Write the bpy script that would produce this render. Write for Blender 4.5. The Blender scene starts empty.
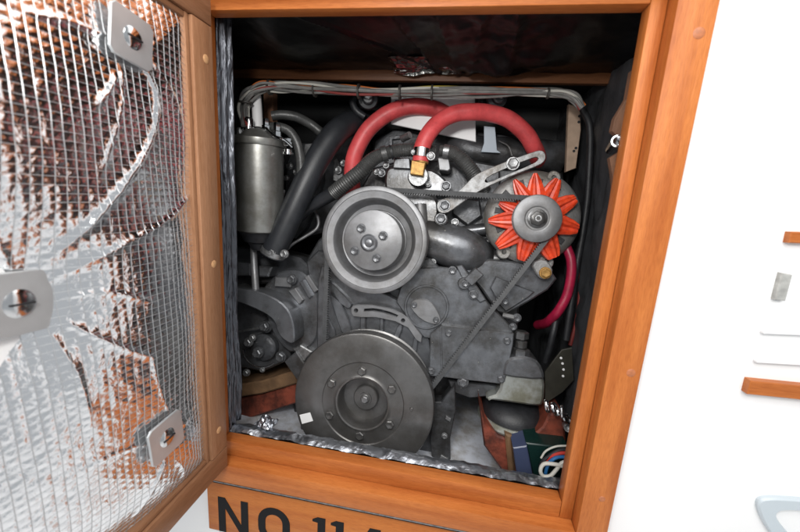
import bpy, bmesh, math, random
from mathutils import Vector, Matrix, noise
from mathutils.geometry import tessellate_polygon
random.seed(7)
S = bpy.context.scene
COL = S.collection
R_ = math.radians

# ------------------------------------------------------------------ camera
FPX = 360.0                                   # focal length in pixels of an 800 px wide picture
CZ = 1.10                                     # camera height above the cabin sole
CAM = Vector((0, 0, CZ))
RM = ((0.98405434, -0.06247247, 0.16653601),
      (0.09336921, 0.97834815, -0.1847081),
      (-0.15139103, 0.19731215, 0.96858075))  # rows: picture right, picture down, view; columns: world X, -Z, Y
c_right = Vector((RM[0][0], RM[0][2], -RM[0][1]))
c_down = Vector((RM[1][0], RM[1][2], -RM[1][1]))
c_fwd = Vector((RM[2][0], RM[2][2], -RM[2][1]))
cd = bpy.data.cameras.new('camera'); cam = bpy.data.objects.new('camera', cd); COL.objects.link(cam)
cam.matrix_world = Matrix(((c_right.x, -c_down.x, -c_fwd.x, 0), (c_right.y, -c_down.y, -c_fwd.y, 0),
                           (c_right.z, -c_down.z, -c_fwd.z, CZ), (0, 0, 0, 1)))
cd.sensor_width = 36; cd.lens = FPX / 800 * 36; cd.clip_start = 0.01; cd.clip_end = 50
cd.dof.use_dof = True; cd.dof.focus_distance = 0.60; cd.dof.aperture_fstop = 5.0
S.camera = cam

# ------------------------------------------------------------------ room light
W = bpy.data.worlds.new('World'); S.world = W; W.use_nodes = True
bg = W.node_tree.nodes['Background']; bg.inputs[0].default_value = (0.92, 0.96, 1.0, 1); bg.inputs[1].default_value = 0.48
def area(name, loc, target, size, power, color=(1, 1, 1)):
    l = bpy.data.lights.new(name, 'AREA'); l.shape = 'DISK'; l.size = size; l.energy = power; l.color = color
    o = bpy.data.objects.new(name, l); COL.objects.link(o); o.location = loc
    o.rotation_euler = (Vector(target) - Vector(loc)).to_track_quat('-Z', 'Y').to_euler()
    return o
area('ceiling_bounce', (0.10, -0.55, CZ + 0.95), (0.0, 0.6, CZ - 0.1), 1.6, 29, (1, 0.985, 0.96))
area('camera_flash', (-0.10, -0.06, CZ + 0.20), (-0.05, 0.6, CZ - 0.05), 0.09, 2.2, (1, 0.98, 0.95))
S.view_settings.view_transform = 'Standard'; S.view_settings.look = 'None'
S.view_settings.exposure = 0.0; S.view_settings.gamma = 1.0
S.cycles.max_bounces = 8; S.cycles.use_denoising = True
S.cycles.sample_clamp_indirect = 6

# ------------------------------------------------------------------ pixel -> place helpers
def ray(px, py):
    return c_right * ((px - 400) / FPX) + c_down * ((py - 266) / FPX) + c_fwd
class Frame:                                   # a plane family: local x, depth, z
    def __init__(s, ex, ey, ez): s.ex, s.ey, s.ez = ex, ey, ez; s.M = Matrix((ex, ey, ez)).transposed()
    def at(s, px, py, d):
        r = ray(px, py); t = d / r.dot(s.ey); return CAM + r * t
    def loc(s, px, py, d):
        p = s.at(px, py, d) - CAM; return (p.dot(s.ex), p.dot(s.ez))
    def w(s, x, d, z): return CAM + s.ex * x + s.ey * d + s.ez * z
PITCH = R_(7)
C = Frame(Vector((1, 0, 0)), Vector((0, 1, 0)), Vector((0, 0, 1)))                      # the cabinet
E = Frame(Vector((1, 0, 0)), Vector((0, math.cos(PITCH), -math.sin(PITCH))), Vector((0, math.sin(PITCH), math.cos(PITCH))))  # the engine slopes down aft
def xplane(px, py, X):
    r = ray(px, py); return CAM + r * (X / r.x)
def zplane(px, py, z):
    r = ray(px, py); return CAM + r * ((z - CZ) / r.z)
def pxm(p):                                     # metres per pixel at a point
    return (p - CAM).dot(c_fwd) / FPX

# ------------------------------------------------------------------ materials
def mat(name, col, rough=0.5, metal=0.0, var=0.0, vscale=30, bump=0.0, bscale=60, dark=None, coat=0.0, stretch=None, spec=0.5, detail=5, rvar=0.0):
    m = bpy.data.materials.new(name); m.use_nodes = True
    nt = m.node_tree; n = nt.nodes; l = nt.links; b = n['Principled BSDF']
    b.inputs['Base Color'].default_value = (*col, 1); b.inputs['Roughness'].default_value = rough
    b.inputs['Metallic'].default_value = metal; b.inputs['Specular IOR Level'].default_value = spec
    if coat: b.inputs['Coat Weight'].default_value = coat; b.inputs['Coat Roughness'].default_value = 0.15
    tc = n.new('ShaderNodeTexCoord'); src = tc.outputs['Object']
    if stretch:
        mp = n.new('ShaderNodeMapping'); mp.inputs['Scale'].default_value = stretch; l.new(src, mp.inputs[0]); src = mp.outputs[0]
    if var:
        t = n.new('ShaderNodeTexNoise'); t.inputs['Scale'].default_value = vscale; t.inputs['Detail'].default_value = detail
        l.new(src, t.inputs['Vector'])
        r = n.new('ShaderNodeValToRGB'); d = dark or tuple(c * (1 - var) for c in col)
        r.color_ramp.elements[0].position = 0.36; r.color_ramp.elements[0].color = (*d, 1)
        r.color_ramp.elements[1].position = 0.62; r.color_ramp.elements[1].color = (*col, 1)
        l.new(t.outputs['Fac'], r.inputs[0]); l.new(r.outputs[0], b.inputs['Base Color'])
    if rvar:
        t2 = n.new('ShaderNodeTexNoise'); t2.inputs['Scale'].default_value = vscale * 1.7; l.new(src, t2.inputs['Vector'])
        mr = n.new('ShaderNodeMapRange'); mr.inputs[3].default_value = max(0.03, rough - rvar); mr.inputs[4].default_value = rough + rvar
        l.new(t2.outputs['Fac'], mr.inputs[0]); l.new(mr.outputs[0], b.inputs['Roughness'])
    if bump:
        t3 = n.new('ShaderNodeTexNoise'); t3.inputs['Scale'].default_value = bscale; t3.inputs['Detail'].default_value = 6
        l.new(src, t3.inputs['Vector'])
        bp = n.new('ShaderNodeBump'); bp.inputs['Strength'].default_value = bump; bp.inputs['Distance'].default_value = 0.002
        l.new(t3.outputs['Fac'], bp.inputs['Height']); l.new(bp.outputs[0], b.inputs['Normal'])
    return m
def grime(m, dark=(0.45, 0.42, 0.38), chips=True, scale=9):
    nt = m.node_tree; n = nt.nodes; l = nt.links; b = n['Principled BSDF']; tc = n.new('ShaderNodeTexCoord')
    lk = b.inputs['Base Color'].links; old = lk[0].from_socket if lk else None; oc = tuple(b.inputs['Base Color'].default_value)
    t = n.new('ShaderNodeTexNoise'); t.inputs['Scale'].default_value = scale; t.inputs['Detail'].default_value = 8; t.inputs['Roughness'].default_value = 0.72; l.new(tc.outputs['Object'], t.inputs['Vector'])
    r = n.new('ShaderNodeValToRGB'); r.color_ramp.elements[0].position = 0.40; r.color_ramp.elements[0].color = (*dark, 1); r.color_ramp.elements[1].position = 0.56; r.color_ramp.elements[1].color = (1, 1, 1, 1); l.new(t.outputs['Fac'], r.inputs[0])
    mx = n.new('ShaderNodeMix'); mx.data_type = 'RGBA'; mx.blend_type = 'MULTIPLY'; mx.inputs[0].default_value = 1
    if old: l.new(old, mx.inputs[6])
    else: mx.inputs[6].default_value = oc
    l.new(r.outputs[0], mx.inputs[7]); out = mx.outputs[2]
    if chips:
        t2 = n.new('ShaderNodeTexNoise'); t2.inputs['Scale'].default_value = 190; t2.inputs['Detail'].default_value = 3; l.new(tc.outputs['Object'], t2.inputs['Vector'])
        r2 = n.new('ShaderNodeValToRGB'); r2.color_ramp.elements[0].position = 0.745; r2.color_ramp.elements[0].color = (0, 0, 0, 1); r2.color_ramp.elements[1].position = 0.77; r2.color_ramp.elements[1].color = (1, 1, 1, 1); l.new(t2.outputs['Fac'], r2.inputs[0])
        m2 = n.new('ShaderNodeMix'); m2.data_type = 'RGBA'; l.new(r2.outputs[0], m2.inputs[0]); l.new(out, m2.inputs[6]); m2.inputs[7].default_value = (0.42, 0.40, 0.36, 1); out = m2.outputs[2]
    l.new(out, b.inputs['Base Color'])
def wood(name, col, dark, stretch):
    m = mat(name, col, 0.45, var=0.3, vscale=9, bump=0.2, bscale=40, dark=dark, stretch=stretch, spec=0.3, rvar=0.1)
    nt = m.node_tree; n = nt.nodes; l = nt.links; b = n['Principled BSDF']
    tc = n.new('ShaderNodeTexCoord'); mp = n.new('ShaderNodeMapping'); mp.inputs['Scale'].default_value = tuple(s * 7 for s in stretch)
    l.new(tc.outputs['Object'], mp.inputs[0])
    t = n.new('ShaderNodeTexNoise'); t.inputs['Scale'].default_value = 22; t.inputs['Detail'].default_value = 4; l.new(mp.outputs[0], t.inputs['Vector'])
    r = n.new('ShaderNodeValToRGB'); r.color_ramp.elements[0].position = 0.38; r.color_ramp.elements[0].color = (0.80, 0.75, 0.70, 1)
    r.color_ramp.elements[1].position = 0.55; r.color_ramp.elements[1].color = (1, 1, 1, 1); l.new(t.outputs['Fac'], r.inputs[0])
    old = b.inputs['Base Color'].links[0].from_socket
    mx = n.new('ShaderNodeMix'); mx.data_type = 'RGBA'; mx.blend_type = 'MULTIPLY'; mx.inputs[0].default_value = 0.75
    l.new(old, mx.inputs[6]); l.new(r.outputs[0], mx.inputs[7]); l.new(mx.outputs[2], b.inputs['Base Color'])
    return m
TEAK = (0.51, 0.165, 0.040); TEAKD = (0.38, 0.105, 0.022)
M = {
    'wood_v': wood('teak upright grain', TEAK, TEAKD, (7, 7, 0.5)),
    'wood_h': wood('teak level grain', TEAK, TEAKD, (0.5, 7, 7)),
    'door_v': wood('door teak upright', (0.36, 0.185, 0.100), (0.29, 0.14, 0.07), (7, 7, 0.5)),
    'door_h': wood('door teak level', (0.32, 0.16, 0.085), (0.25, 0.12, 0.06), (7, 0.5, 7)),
    'plug': mat('pale wood plug', (0.60, 0.33, 0.16), 0.5, var=0.2, vscale=300),
    'plug_red': mat('red wood plug', (0.44, 0.15, 0.06), 0.5, var=0.2, vscale=300),
    'beam': wood('dark beam', (0.16, 0.065, 0.028), (0.09, 0.035, 0.015), (0.5, 7, 7)),
    'arm': mat('dull zinc lever', (0.36, 0.365, 0.37), 0.5, metal=0.4, var=0.3, vscale=140, bump=0.15, bscale=400),
    'ply': mat('raw plywood', (0.20, 0.095, 0.052), 0.8, var=0.45, vscale=60, bump=0.5, bscale=200, stretch=(1, 1, 0.4)),
    'tan': mat('tan strip', (0.50, 0.36, 0.26), 0.7, var=0.2, vscale=60),
    'wall': mat('white cabin wall', (0.86, 0.86, 0.86), 0.35, bump=0.05, bscale=20),
    'white': mat('white plastic', (0.80, 0.80, 0.80), 0.35),
    'greyblue': mat('grey-blue plate', (0.34, 0.40, 0.46), 0.4),
    'paleblue': mat('pale grey-blue plastic', (0.52, 0.58, 0.62), 0.3),
    'greyplastic': mat('grey plastic', (0.42, 0.42, 0.40), 0.4, var=0.3, vscale=120),
    'paint': mat('grey engine enamel', (0.185, 0.193, 0.208), 0.31, metal=0.6, var=0.2, vscale=45, bump=0.10, bscale=260, rvar=0.08),
    'paint_d': mat('dark engine casting', (0.11, 0.115, 0.125), 0.40, metal=0.45, var=0.4, vscale=40, bump=0.25, bscale=200, rvar=0.1),
    'paint_l': mat('smooth grey enamel', (0.235, 0.238, 0.247), 0.44, metal=0.55, var=0.15, vscale=60, bump=0.05, bscale=300, rvar=0.06),
    'crank': mat('crank pulley enamel', (0.15, 0.148, 0.147), 0.33, metal=0.6, var=0.2, vscale=30, bump=0.04, bscale=300, rvar=0.08),
    'cast': mat('cast aluminium', (0.34, 0.34, 0.34), 0.5, metal=0.5, var=0.25, vscale=60, bump=0.3, bscale=300),
    'steel': mat('zinc steel', (0.36, 0.365, 0.37), 0.38, metal=0.8, var=0.4, vscale=160, bump=0.15, bscale=400, rvar=0.1),
    'chrome': mat('bright steel', (0.75, 0.76, 0.77), 0.14, metal=1.0, var=0.2, vscale=120),
    'can': mat('satin filter steel', (0.33, 0.33, 0.315), 0.38, metal=0.8, var=0.12, vscale=30, bump=0.05, bscale=200, rvar=0.05),
    'orange': mat('orange fan paint', (0.82, 0.078, 0.02), 0.42, var=0.25, vscale=120, bump=0.15, bscale=300, dark=(0.62, 0.05, 0.014), coat=0.4),
    'red_hose': mat('red rubber hose', (0.74, 0.09, 0.095), 0.42, var=0.15, vscale=70, bump=0.12, bscale=500),
    'pink_hose': mat('magenta hose', (0.38, 0.012, 0.05), 0.38, var=0.3, vscale=60),
    'rubber': mat('black rubber', (0.018, 0.019, 0.022), 0.5, var=0.4, vscale=80, bump=0.2, bscale=400),
    'hose': mat('black coolant hose', (0.022, 0.024, 0.028), 0.42, var=0.3, vscale=50, bump=0.1, bscale=400),
    'greyhose': mat('grey rubber hose', (0.060, 0.061, 0.060), 0.36, var=0.35, vscale=80, bump=0.2, bscale=400),
    'belt': mat('rubber belt', (0.05, 0.052, 0.055), 0.55, var=0.3, vscale=200),
    'brass': mat('brass', (0.50, 0.29, 0.09), 0.5, metal=0.55, var=0.4, vscale=150, bump=0.3, bscale=300),
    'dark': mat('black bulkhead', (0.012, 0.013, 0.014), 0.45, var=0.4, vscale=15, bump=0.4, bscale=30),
    'hull': mat('pale bilge paint', (0.55, 0.58, 0.64), 0.45, var=0.2, vscale=14, bump=0.15, bscale=40),
    'redbed': mat('red oxide paint', (0.23, 0.05, 0.026), 0.6, var=0.45, vscale=30, bump=0.4, bscale=120),
    'tanbed': mat('worn tan wood', (0.19, 0.105, 0.05), 0.7, var=0.4, vscale=40, bump=0.4, bscale=120),
    'cream': mat('greasy cream bracket', (0.34, 0.355, 0.335), 0.30, metal=0.5, var=0.2, vscale=45, bump=0.25, bscale=120),
    'letter': mat('black lettering', (0.010, 0.010, 0.011), 0.75, spec=0.2),
    'sign': wood('sign board', (0.50, 0.165, 0.034), (0.42, 0.12, 0.022), (0.5, 7, 7)),
    'wire_w': mat('white wire', (0.50, 0.49, 0.44), 0.45), 'wire_g': mat('grey wire', (0.19, 0.185, 0.175), 0.5, var=0.3, vscale=60),
    'wire_r2': mat('dull red wire', (0.22, 0.035, 0.03), 0.5), 'wire_r': mat('red wire', (0.45, 0.03, 0.02), 0.45), 'wire_y': mat('yellow wire', (0.50, 0.38, 0.03), 0.45),
    'wire_o': mat('orange wire', (0.55, 0.14, 0.02), 0.45), 'wire_b': mat('blue wire', (0.02, 0.12, 0.30), 0.4),
    'wire_k': mat('black wire', (0.015, 0.015, 0.018), 0.4),
    'green': mat('dark green box', (0.006, 0.022, 0.019), 0.25), 'blue': mat('clear blue plastic', (0.045, 0.058, 0.11), 0.12),
    'thread': mat('scrim thread', (0.52, 0.53, 0.54), 0.3, metal=0.6),
    'tie': mat('dark cable tie', (0.05, 0.045, 0.04), 0.5),
}
for k_ in ('paint', 'paint_d'): grime(M[k_])
for k_ in ('paint_l', 'crank'): grime(M[k_], (0.72, 0.70, 0.67), False)
grime(M['cast'], (0.6, 0.56, 0.5)); grime(M['can'], (0.72, 0.7, 0.66), False, 14); grime(M['cream'], (0.68, 0.64, 0.52), False, 22); grime(M['hull'], (0.6, 0.55, 0.48), False, 12)
grime(M['redbed'], (0.35, 0.35, 0.35), False, 20); grime(M['orange'], (0.7, 0.62, 0.6), False, 50); grime(M['red_hose'], (0.8, 0.72, 0.72), False, 25); grime(M['arm'], (0.55, 0.5, 0.45), False, 40)
def foil(name, col, rough, b1, s1, b2, s2, stretch=(1, 1, 1), grid=0.0):
    m = bpy.data.materials.new(name); m.use_nodes = True; nt = m.node_tree; n = nt.nodes; l = nt.links; b = n['Principled BSDF']
    b.inputs['Base Color'].default_value = (*col, 1); b.inputs['Metallic'].default_value = 1; b.inputs['Roughness'].default_value = rough
    tc = n.new('ShaderNodeTexCoord'); mp = n.new('ShaderNodeMapping'); mp.inputs['Scale'].default_value = stretch; l.new(tc.outputs['Object'], mp.inputs[0])
    t1 = n.new('ShaderNodeTexNoise'); t1.inputs['Scale'].default_value = s1; t1.inputs['Detail'].default_value = 4; t1.inputs['Distortion'].default_value = 0.7
    t2 = n.new('ShaderNodeTexVoronoi'); t2.inputs['Scale'].default_value = s2; t2.feature = 'SMOOTH_F1'
    l.new(mp.outputs[0], t1.inputs['Vector']); l.new(mp.outputs[0], t2.inputs['Vector'])
    p1 = n.new('ShaderNodeBump'); p1.inputs['Strength'].default_value = b1; p1.inputs['Distance'].default_value = 0.004
    p2 = n.new('ShaderNodeBump'); p2.inputs['Strength'].default_value = b2; p2.inputs['Distance'].default_value = 0.001
    l.new(t1.outputs['Fac'], p1.inputs['Height']); l.new(t2.outputs['Distance'], p2.inputs['Height']); l.new(p1.outputs[0], p2.inputs['Normal'])
    l.new(p2.outputs[0], b.inputs['Normal'])
    return m
M['foil'] = foil('door foil', (0.90, 0.905, 0.92), 0.14, 0.36, 60, 0.15, 150)
def quilt(m, py, pz, oy, oz, k):             # the foil puffs up a little inside every cell of the scrim
    nt = m.node_tree; n = nt.nodes; l = nt.links; b = n['Principled BSDF']; tc = n.new('ShaderNodeTexCoord'); sp = n.new('ShaderNodeSeparateXYZ'); l.new(tc.outputs['Object'], sp.inputs[0])
    o = []
    for ax, p, of in (('Y', py, oy), ('Z', pz, oz)):
        a = n.new('ShaderNodeMath'); a.operation = 'MULTIPLY_ADD'; a.inputs[1].default_value = math.pi / p; a.inputs[2].default_value = -of * math.pi / p; l.new(sp.outputs[ax], a.inputs[0])
        c = n.new('ShaderNodeMath'); c.operation = 'SINE'; l.new(a.outputs[0], c.inputs[0]); d = n.new('ShaderNodeMath'); d.operation = 'ABSOLUTE'; l.new(c.outputs[0], d.inputs[0])
        e = n.new('ShaderNodeMath'); e.operation = 'POWER'; e.inputs[1].default_value = 1.3; l.new(d.outputs[0], e.inputs[0]); o.append(e)
    f = n.new('ShaderNodeMath'); f.operation = 'MULTIPLY'; l.new(o[0].outputs[0], f.inputs[0]); l.new(o[1].outputs[0], f.inputs[1])
    bp = n.new('ShaderNodeBump'); bp.inputs['Strength'].default_value = k; bp.inputs['Distance'].default_value = 0.0008
    l.new(f.outputs[0], bp.inputs['Height']); l.new(b.inputs['Normal'].links[0].from_socket, bp.inputs['Normal']); l.new(bp.outputs[0], b.inputs['Normal'])
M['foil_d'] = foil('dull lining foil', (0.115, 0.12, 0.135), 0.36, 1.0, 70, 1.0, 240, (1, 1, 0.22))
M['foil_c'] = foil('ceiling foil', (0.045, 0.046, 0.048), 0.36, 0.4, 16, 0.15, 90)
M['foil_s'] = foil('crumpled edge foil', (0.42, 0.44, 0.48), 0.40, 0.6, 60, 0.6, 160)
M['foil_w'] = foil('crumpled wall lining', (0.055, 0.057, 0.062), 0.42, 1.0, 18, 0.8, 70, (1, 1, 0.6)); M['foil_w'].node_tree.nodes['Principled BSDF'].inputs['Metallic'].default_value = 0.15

# ------------------------------------------------------------------ object helpers
BASE = {}
def tags(o, label=None, cat=None, group=None, kind=None):
    if label: o['label'] = label
    if cat: o['category'] = cat
    if group: o['group'] = group
    if kind: o['kind'] = kind
def thing(name, label, cat, loc, group=None):
    o = bpy.data.objects.new(name, None); COL.objects.link(o); o.location = loc; o.empty_display_size = 0.02
    BASE[o] = Vector(loc); tags(o, label, cat, group); return o
def mesh(name, g, m, origin, angle=35, smooth=True):
    vs, fs = g
    me = bpy.data.meshes.new(name); me.from_pydata([tuple(Vector(v) - origin) for v in vs], [], fs); me.update()
    bm = bmesh.new(); bm.from_mesh(me); bmesh.ops.recalc_face_normals(bm, faces=bm.faces); bm.to_mesh(me); bm.free()
    me.materials.append(M[m])
    if smooth:
        me.polygons.foreach_set('use_smooth', [True] * len(me.polygons)); me.set_sharp_from_angle(angle=R_(angle))
    return me
def part(name, g, m, parent, label=None, kind=None, angle=35):
    o = bpy.data.objects.new(name, mesh(name, g, m, BASE[parent], angle)); COL.objects.link(o); o.parent = parent
    BASE[o] = BASE[parent]; tags(o, label, kind=kind); return o
def solo(name, g, m, label, cat, group=None, kind=None, angle=35):
    vs = g[0]; c = sum((Vector(v) for v in vs), Vector()) / len(vs); c.z = min(v[2] for v in vs)
    o = bpy.data.objects.new(name, mesh(name, g, m, c, angle)); COL.objects.link(o); o.location = c; BASE[o] = c
    if kind == 'structure': tags(o, label, kind=kind)
    else: tags(o, label, cat, group, kind)
    return o
def put(name, me, parent, pos, rot, scale, label=None):       # a copy that shares its mesh data
    o = bpy.data.objects.new(name, me); COL.objects.link(o); o.parent = parent
    o.matrix_local = Matrix.Translation(Vector(pos) - BASE[parent]) @ rot.to_4x4() @ Matrix.Diagonal((scale, scale, scale, 1))
    BASE[o] = BASE[parent]; tags(o, label); return o
def join(*gs):
    V, F = [], []
    for v, f in gs:
        k = len(V); V += list(v); F += [[i + k for i in q] for q in f]
    return V, F

# ------------------------------------------------------------------ shapes
def inset(loop, b):
    n = len(loop); a = sum(loop[i][0] * loop[(i + 1) % n][1] - loop[(i + 1) % n][0] * loop[i][1] for i in range(n)); s = 1 if a > 0 else -1
    out = []
    for i in range(n):
        p, q, r = Vector(loop[i - 1]), Vector(loop[i]), Vector(loop[(i + 1) % n])
        d1 = (q - p).normalized(); d2 = (r - q).normalized()
        n1 = Vector((-d1.y, d1.x)); n2 = Vector((-d2.y, d2.x)); m = n1 + n2
        m = m.normalized() if m.length > 1e-4 else n1
        k = b / max(0.45, m.dot(n1)); out.append(tuple(q + m * k * s))
    return out
def rnd(loop, it=2):
    for _ in range(it):
        o = []
        for i in range(len(loop)):
            a, b = loop[i], loop[(i + 1) % len(loop)]
            o += [(a[0] * .75 + b[0] * .25, a[1] * .75 + b[1] * .25), (a[0] * .25 + b[0] * .75, a[1] * .25 + b[1] * .75)]
        loop = o
    return loop
def prism(F, pts, d, t, bev=0.0015, r=0, holes=(), local=False, dome=0):
    """outline in pixels seen at depth d, carried back by t, front edge chamfered"""
    L = [pts] + list(holes)
    loops = []
    for k, lp in enumerate(L):
        if r and (k == 0 or len(lp) > 4): lp = rnd(lp, r)
        loops.append([p if local else F.loc(p[0], p[1], d) for p in lp])
    V, Fc = [], []; fr = []
    for k, lp in enumerate(loops):
        ins = inset(lp, bev if k == 0 else -bev * 0.5)
        n = len(lp); b0 = len(V)
        V += [F.w(x, d, z) for x, z in ins] + [F.w(x, d + bev, z) for x, z in lp] + [F.w(x, d + t, z) for x, z in lp]
        for i in range(n):
            j = (i + 1) % n
            Fc += [[b0 + i, b0 + j, b0 + n + j, b0 + n + i], [b0 + n + i, b0 + n + j, b0 + 2 * n + j, b0 + 2 * n + i]]
        fr.append((ins, b0))
    tri = tessellate_polygon([[Vector((x, z, 0)) for x, z in ins] for ins, b in fr])
    idx = [b + i for ins, b in fr for i in range(len(ins))]; cnt = [len(ins) for ins, b in fr for i in range(len(ins))]
    for a, b, c in tri:
        Fc.append([idx[a], idx[b], idx[c]]); Fc.append([idx[a] + 2 * cnt[a], idx[b] + 2 * cnt[b], idx[c] + 2 * cnt[c]])
    return V, Fc
def circ(cx, cy, r, n=20, ry=None):
    return [(cx + r * math.cos(2 * math.pi * i / n), cy + (ry or r) * math.sin(2 * math.pi * i / n)) for i in range(n)]
def lathe(o, axis, prof, n=64, ref=None):
    """prof: (radius, distance along axis)"""
    ax = Vector(axis).normalized(); u = ax.orthogonal().normalized() if ref is None else (ref - ax * ref.dot(ax)).normalized(); v = ax.cross(u)
    V, F = [], []
    for r, y in prof:
        for i in range(n):
            a = 2 * math.pi * i / n; V.append(o + ax * y + (u * math.cos(a) + v * math.sin(a)) * max(r, 1e-5))
    for k in range(len(prof) - 1):
        for i in range(n):
            j = (i + 1) % n; F.append([k * n + i, k * n + j, k * n + n + j, k * n + n + i])
    if prof[0][0] > 1e-4: F.append(list(range(n)))
    if prof[-1][0] > 1e-4: F.append([(len(prof) - 1) * n + i for i in range(n)])
    return V, F
def spline(P, n=8):
    if len(P) < 3: return P
    Q = [P[0] * 2 - P[1]] + P + [P[-1] * 2 - P[-2]]; out = []
    for i in range(1, len(Q) - 2):
        a, b, c, d = Q[i - 1:i + 3]
        for k in range(n):
            t = k / n
            out.append(0.5 * ((2 * b) + (c - a) * t + (2 * a - 5 * b + 4 * c - d) * t * t + (3 * b - a - 3 * c + d) * t ** 3))
    out.append(P[-1]); return out
def tube(P, rad, sides=14, n=8, ripple=0, cap=True, flat=1.0):
    """P: points or (point, radius)"""
    if isinstance(P[0], tuple): PR = [Vector((*p, r)) for p, r in P]
    else: PR = [Vector((*p, rad)) for p in P]
    S_ = spline(PR, n); pts = [Vector(q[:3]) for q in S_]; rr = [q[3] for q in S_]
    V, F = [], []; T0 = None; U = None
    for i, p in enumerate(pts):
        T = (pts[min(i + 1, len(pts) - 1)] - pts[max(i - 1, 0)]).normalized()
        U = T.orthogonal().normalized() if U is None else (U - T * U.dot(T)).normalized()
        B = T.cross(U); r = rr[i] * (1 + (ripple if i % 2 else -ripple))
        for k in range(sides):
            a = 2 * math.pi * k / sides; V.append(p + (U * math.cos(a) + B * math.sin(a) * flat) * r)
    for i in range(len(pts) - 1):
        for k in range(sides):
            j = (k + 1) % sides; F.append([i * sides + k, i * sides + j, (i + 1) * sides + j, (i + 1) * sides + k])
    if cap: F.append(list(range(sides))); F.append([(len(pts) - 1) * sides + k for k in range(sides)])
    return V, F
def box(x0, x1, y0, y1, z0, z1, b=0.0015):
    """bevelled box in world metres"""
    bm = bmesh.new(); bmesh.ops.create_cube(bm, size=1)
    for v in bm.verts: v.co = Vector(((x0 + x1) / 2 + v.co.x * (x1 - x0), (y0 + y1) / 2 + v.co.y * (y1 - y0), (z0 + z1) / 2 + v.co.z * (z1 - z0)))
    if b: bmesh.ops.bevel(bm, geom=bm.edges[:], offset=b, segments=2, affect='EDGES', profile=0.5)
    bm.verts.index_update(); g = ([v.co.copy() for v in bm.verts], [[v.index for v in f.verts] for f in bm.faces]); bm.free(); return g
# shared fasteners: unit size is a radius of 1
def unit(name, g, m): return mesh(name, g, m, Vector((0, 0, 0)))
Y_ = Vector((0, 1, 0)); Z0 = Vector((0, 0, 0))
def hexprof():
    V, F = join(lathe(Z0, Y_, [(1.22, 0.3), (1.22, 0.12), (1.15, 0.05), (0.9, 0.05)], 20), lathe(Z0, Y_, [(0.0, -0.62), (0.72, -0.62), (0.98, -0.5), (1.0, 0.1)], 6))
    return V, F
def hexhead(): return join(lathe(Z0, Y_, [(1.25, 0.6), (1.25, 0.1), (1.18, 0.0), (0.9, 0.0)], 24), lathe(Z0, Y_, [(0.01, -0.55), (0.35, -0.6), (0.78, -0.7), (1.0, -0.55), (1.02, 0.1)], 6))
BOLT = unit('bolt', hexhead(), 'paint'); BOLT_D = unit('bolt', hexhead(), 'paint'); BOLT_S = unit('bolt', hexhead(), 'steel'); BOLT_B = unit('bolt', hexhead(), 'brass')
BOLT_C = unit('bolt', hexhead(), 'crank')
def bolt(parent, px, py, d, r, me=None, name='bolt', F=E, tilt=None):
    p = F.at(px, py, d); s = r * pxm(p)
    rot = F.M.copy()
    a = random.uniform(0, 1)
    rot = rot @ Matrix.Rotation(a, 3, 'Y')
    if tilt: rot = Matrix.Rotation(tilt[0], 3, 'X') @ Matrix.Rotation(tilt[1], 3, 'Z') @ rot
    return put(name, me or BOLT, parent, p, rot, s)
def epath(pts, F=E): return [F.at(*p) for p in pts]
def rad(r, p): return r * pxm(p)

# ================================================================== SETTING
YF, YL = 0.433, 0.453                       # front face of the frame, face of its inner lip
XL, XR = -0.338, C.at(651, 3, YL).x          # opening
ZT = C.at(420, 7, YL).z; ZB = C.at(562, 502, YL).z
# lip outer line and stile inner line are one rabbet wall
XRl = (C.at(667, 3, YL).x + C.at(680, 0, YF).x) / 2
ZBl = (C.at(400, 487, YL).z + C.at(400, 500, YF).z) / 2
XRo = C.at(657, 300, YF).x; ZBo = C.at(400, 518.5, YF).z
XLo = C.at(201, 492, YF).x; XLl = XL - 0.004
ZTl = ZT + 0.016; ZTo = ZTl + 0.045
YW = YF + 0.022                              # cabin wall plane
def wallbox(name, *a, m='wall'): return solo(name, box(*a, b=0), m, None, None, kind='structure')
floor = wallbox('floor', -1.6, 1.6, -1.6, YW, -0.02, 0.0, m='wall')
ZC = CZ + 1.05
wallbox('wall', XRo - 0.012, 1.5, YW, YW + 0.03, 0, ZC)
wallbox('wall', -1.2, XLo + 0.012, YW, YW + 0.03, 0, ZC)
wallbox('wall', XLo + 0.012, XRo - 0.012, YW, YW + 0.03, ZTo - 0.01, ZC)
wallbox('wall', XLo + 0.012, XRo - 0.012, YW + 0.004, YW + 0.03, 0, ZBo - 0.02)

# ---- engine bay shell
YB = 0.93; ZBil = CZ - 0.47; XBL, XBR = -0.52, 0.235
def sheet(f, nu, nv):                         # a surface from f(u, v)
    V = [f(i / nu, j / nv) for j in range(nv + 1) for i in range(nu + 1)]
    F = [[j * (nu + 1) + i, j * (nu + 1) + i + 1, (j + 1) * (nu + 1) + i + 1, (j + 1) * (nu + 1) + i] for j in range(nv) for i in range(nu)]
    return V, F
def fbm(p, s): return noise.fractal(Vector(p) * s, 1.0, 2.0, 4)
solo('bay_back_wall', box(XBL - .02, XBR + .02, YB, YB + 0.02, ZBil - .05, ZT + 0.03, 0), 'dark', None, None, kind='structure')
solo('bay_floor', sheet(lambda u, v: (XBL - .02 + u * (XBR - XBL + .04), 0.47 + v * (YB - 0.47), ZBil + 0.04 * max(0, abs(u - 0.5) * 2 - .55) + 0.003 * fbm((u, v, 0), 5)), 40, 30), 'hull', None, None, kind='structure')
solo('bay_left_wall', sheet(lambda u, v: (XBL + 0.006 * fbm((u, v, 3), 6), YL + 0.02 + u * (YB - YL), ZBil - .03 + v * (ZT - ZBil + 0.06)), 40, 60), 'foil_w', None, None, kind='structure')
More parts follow.
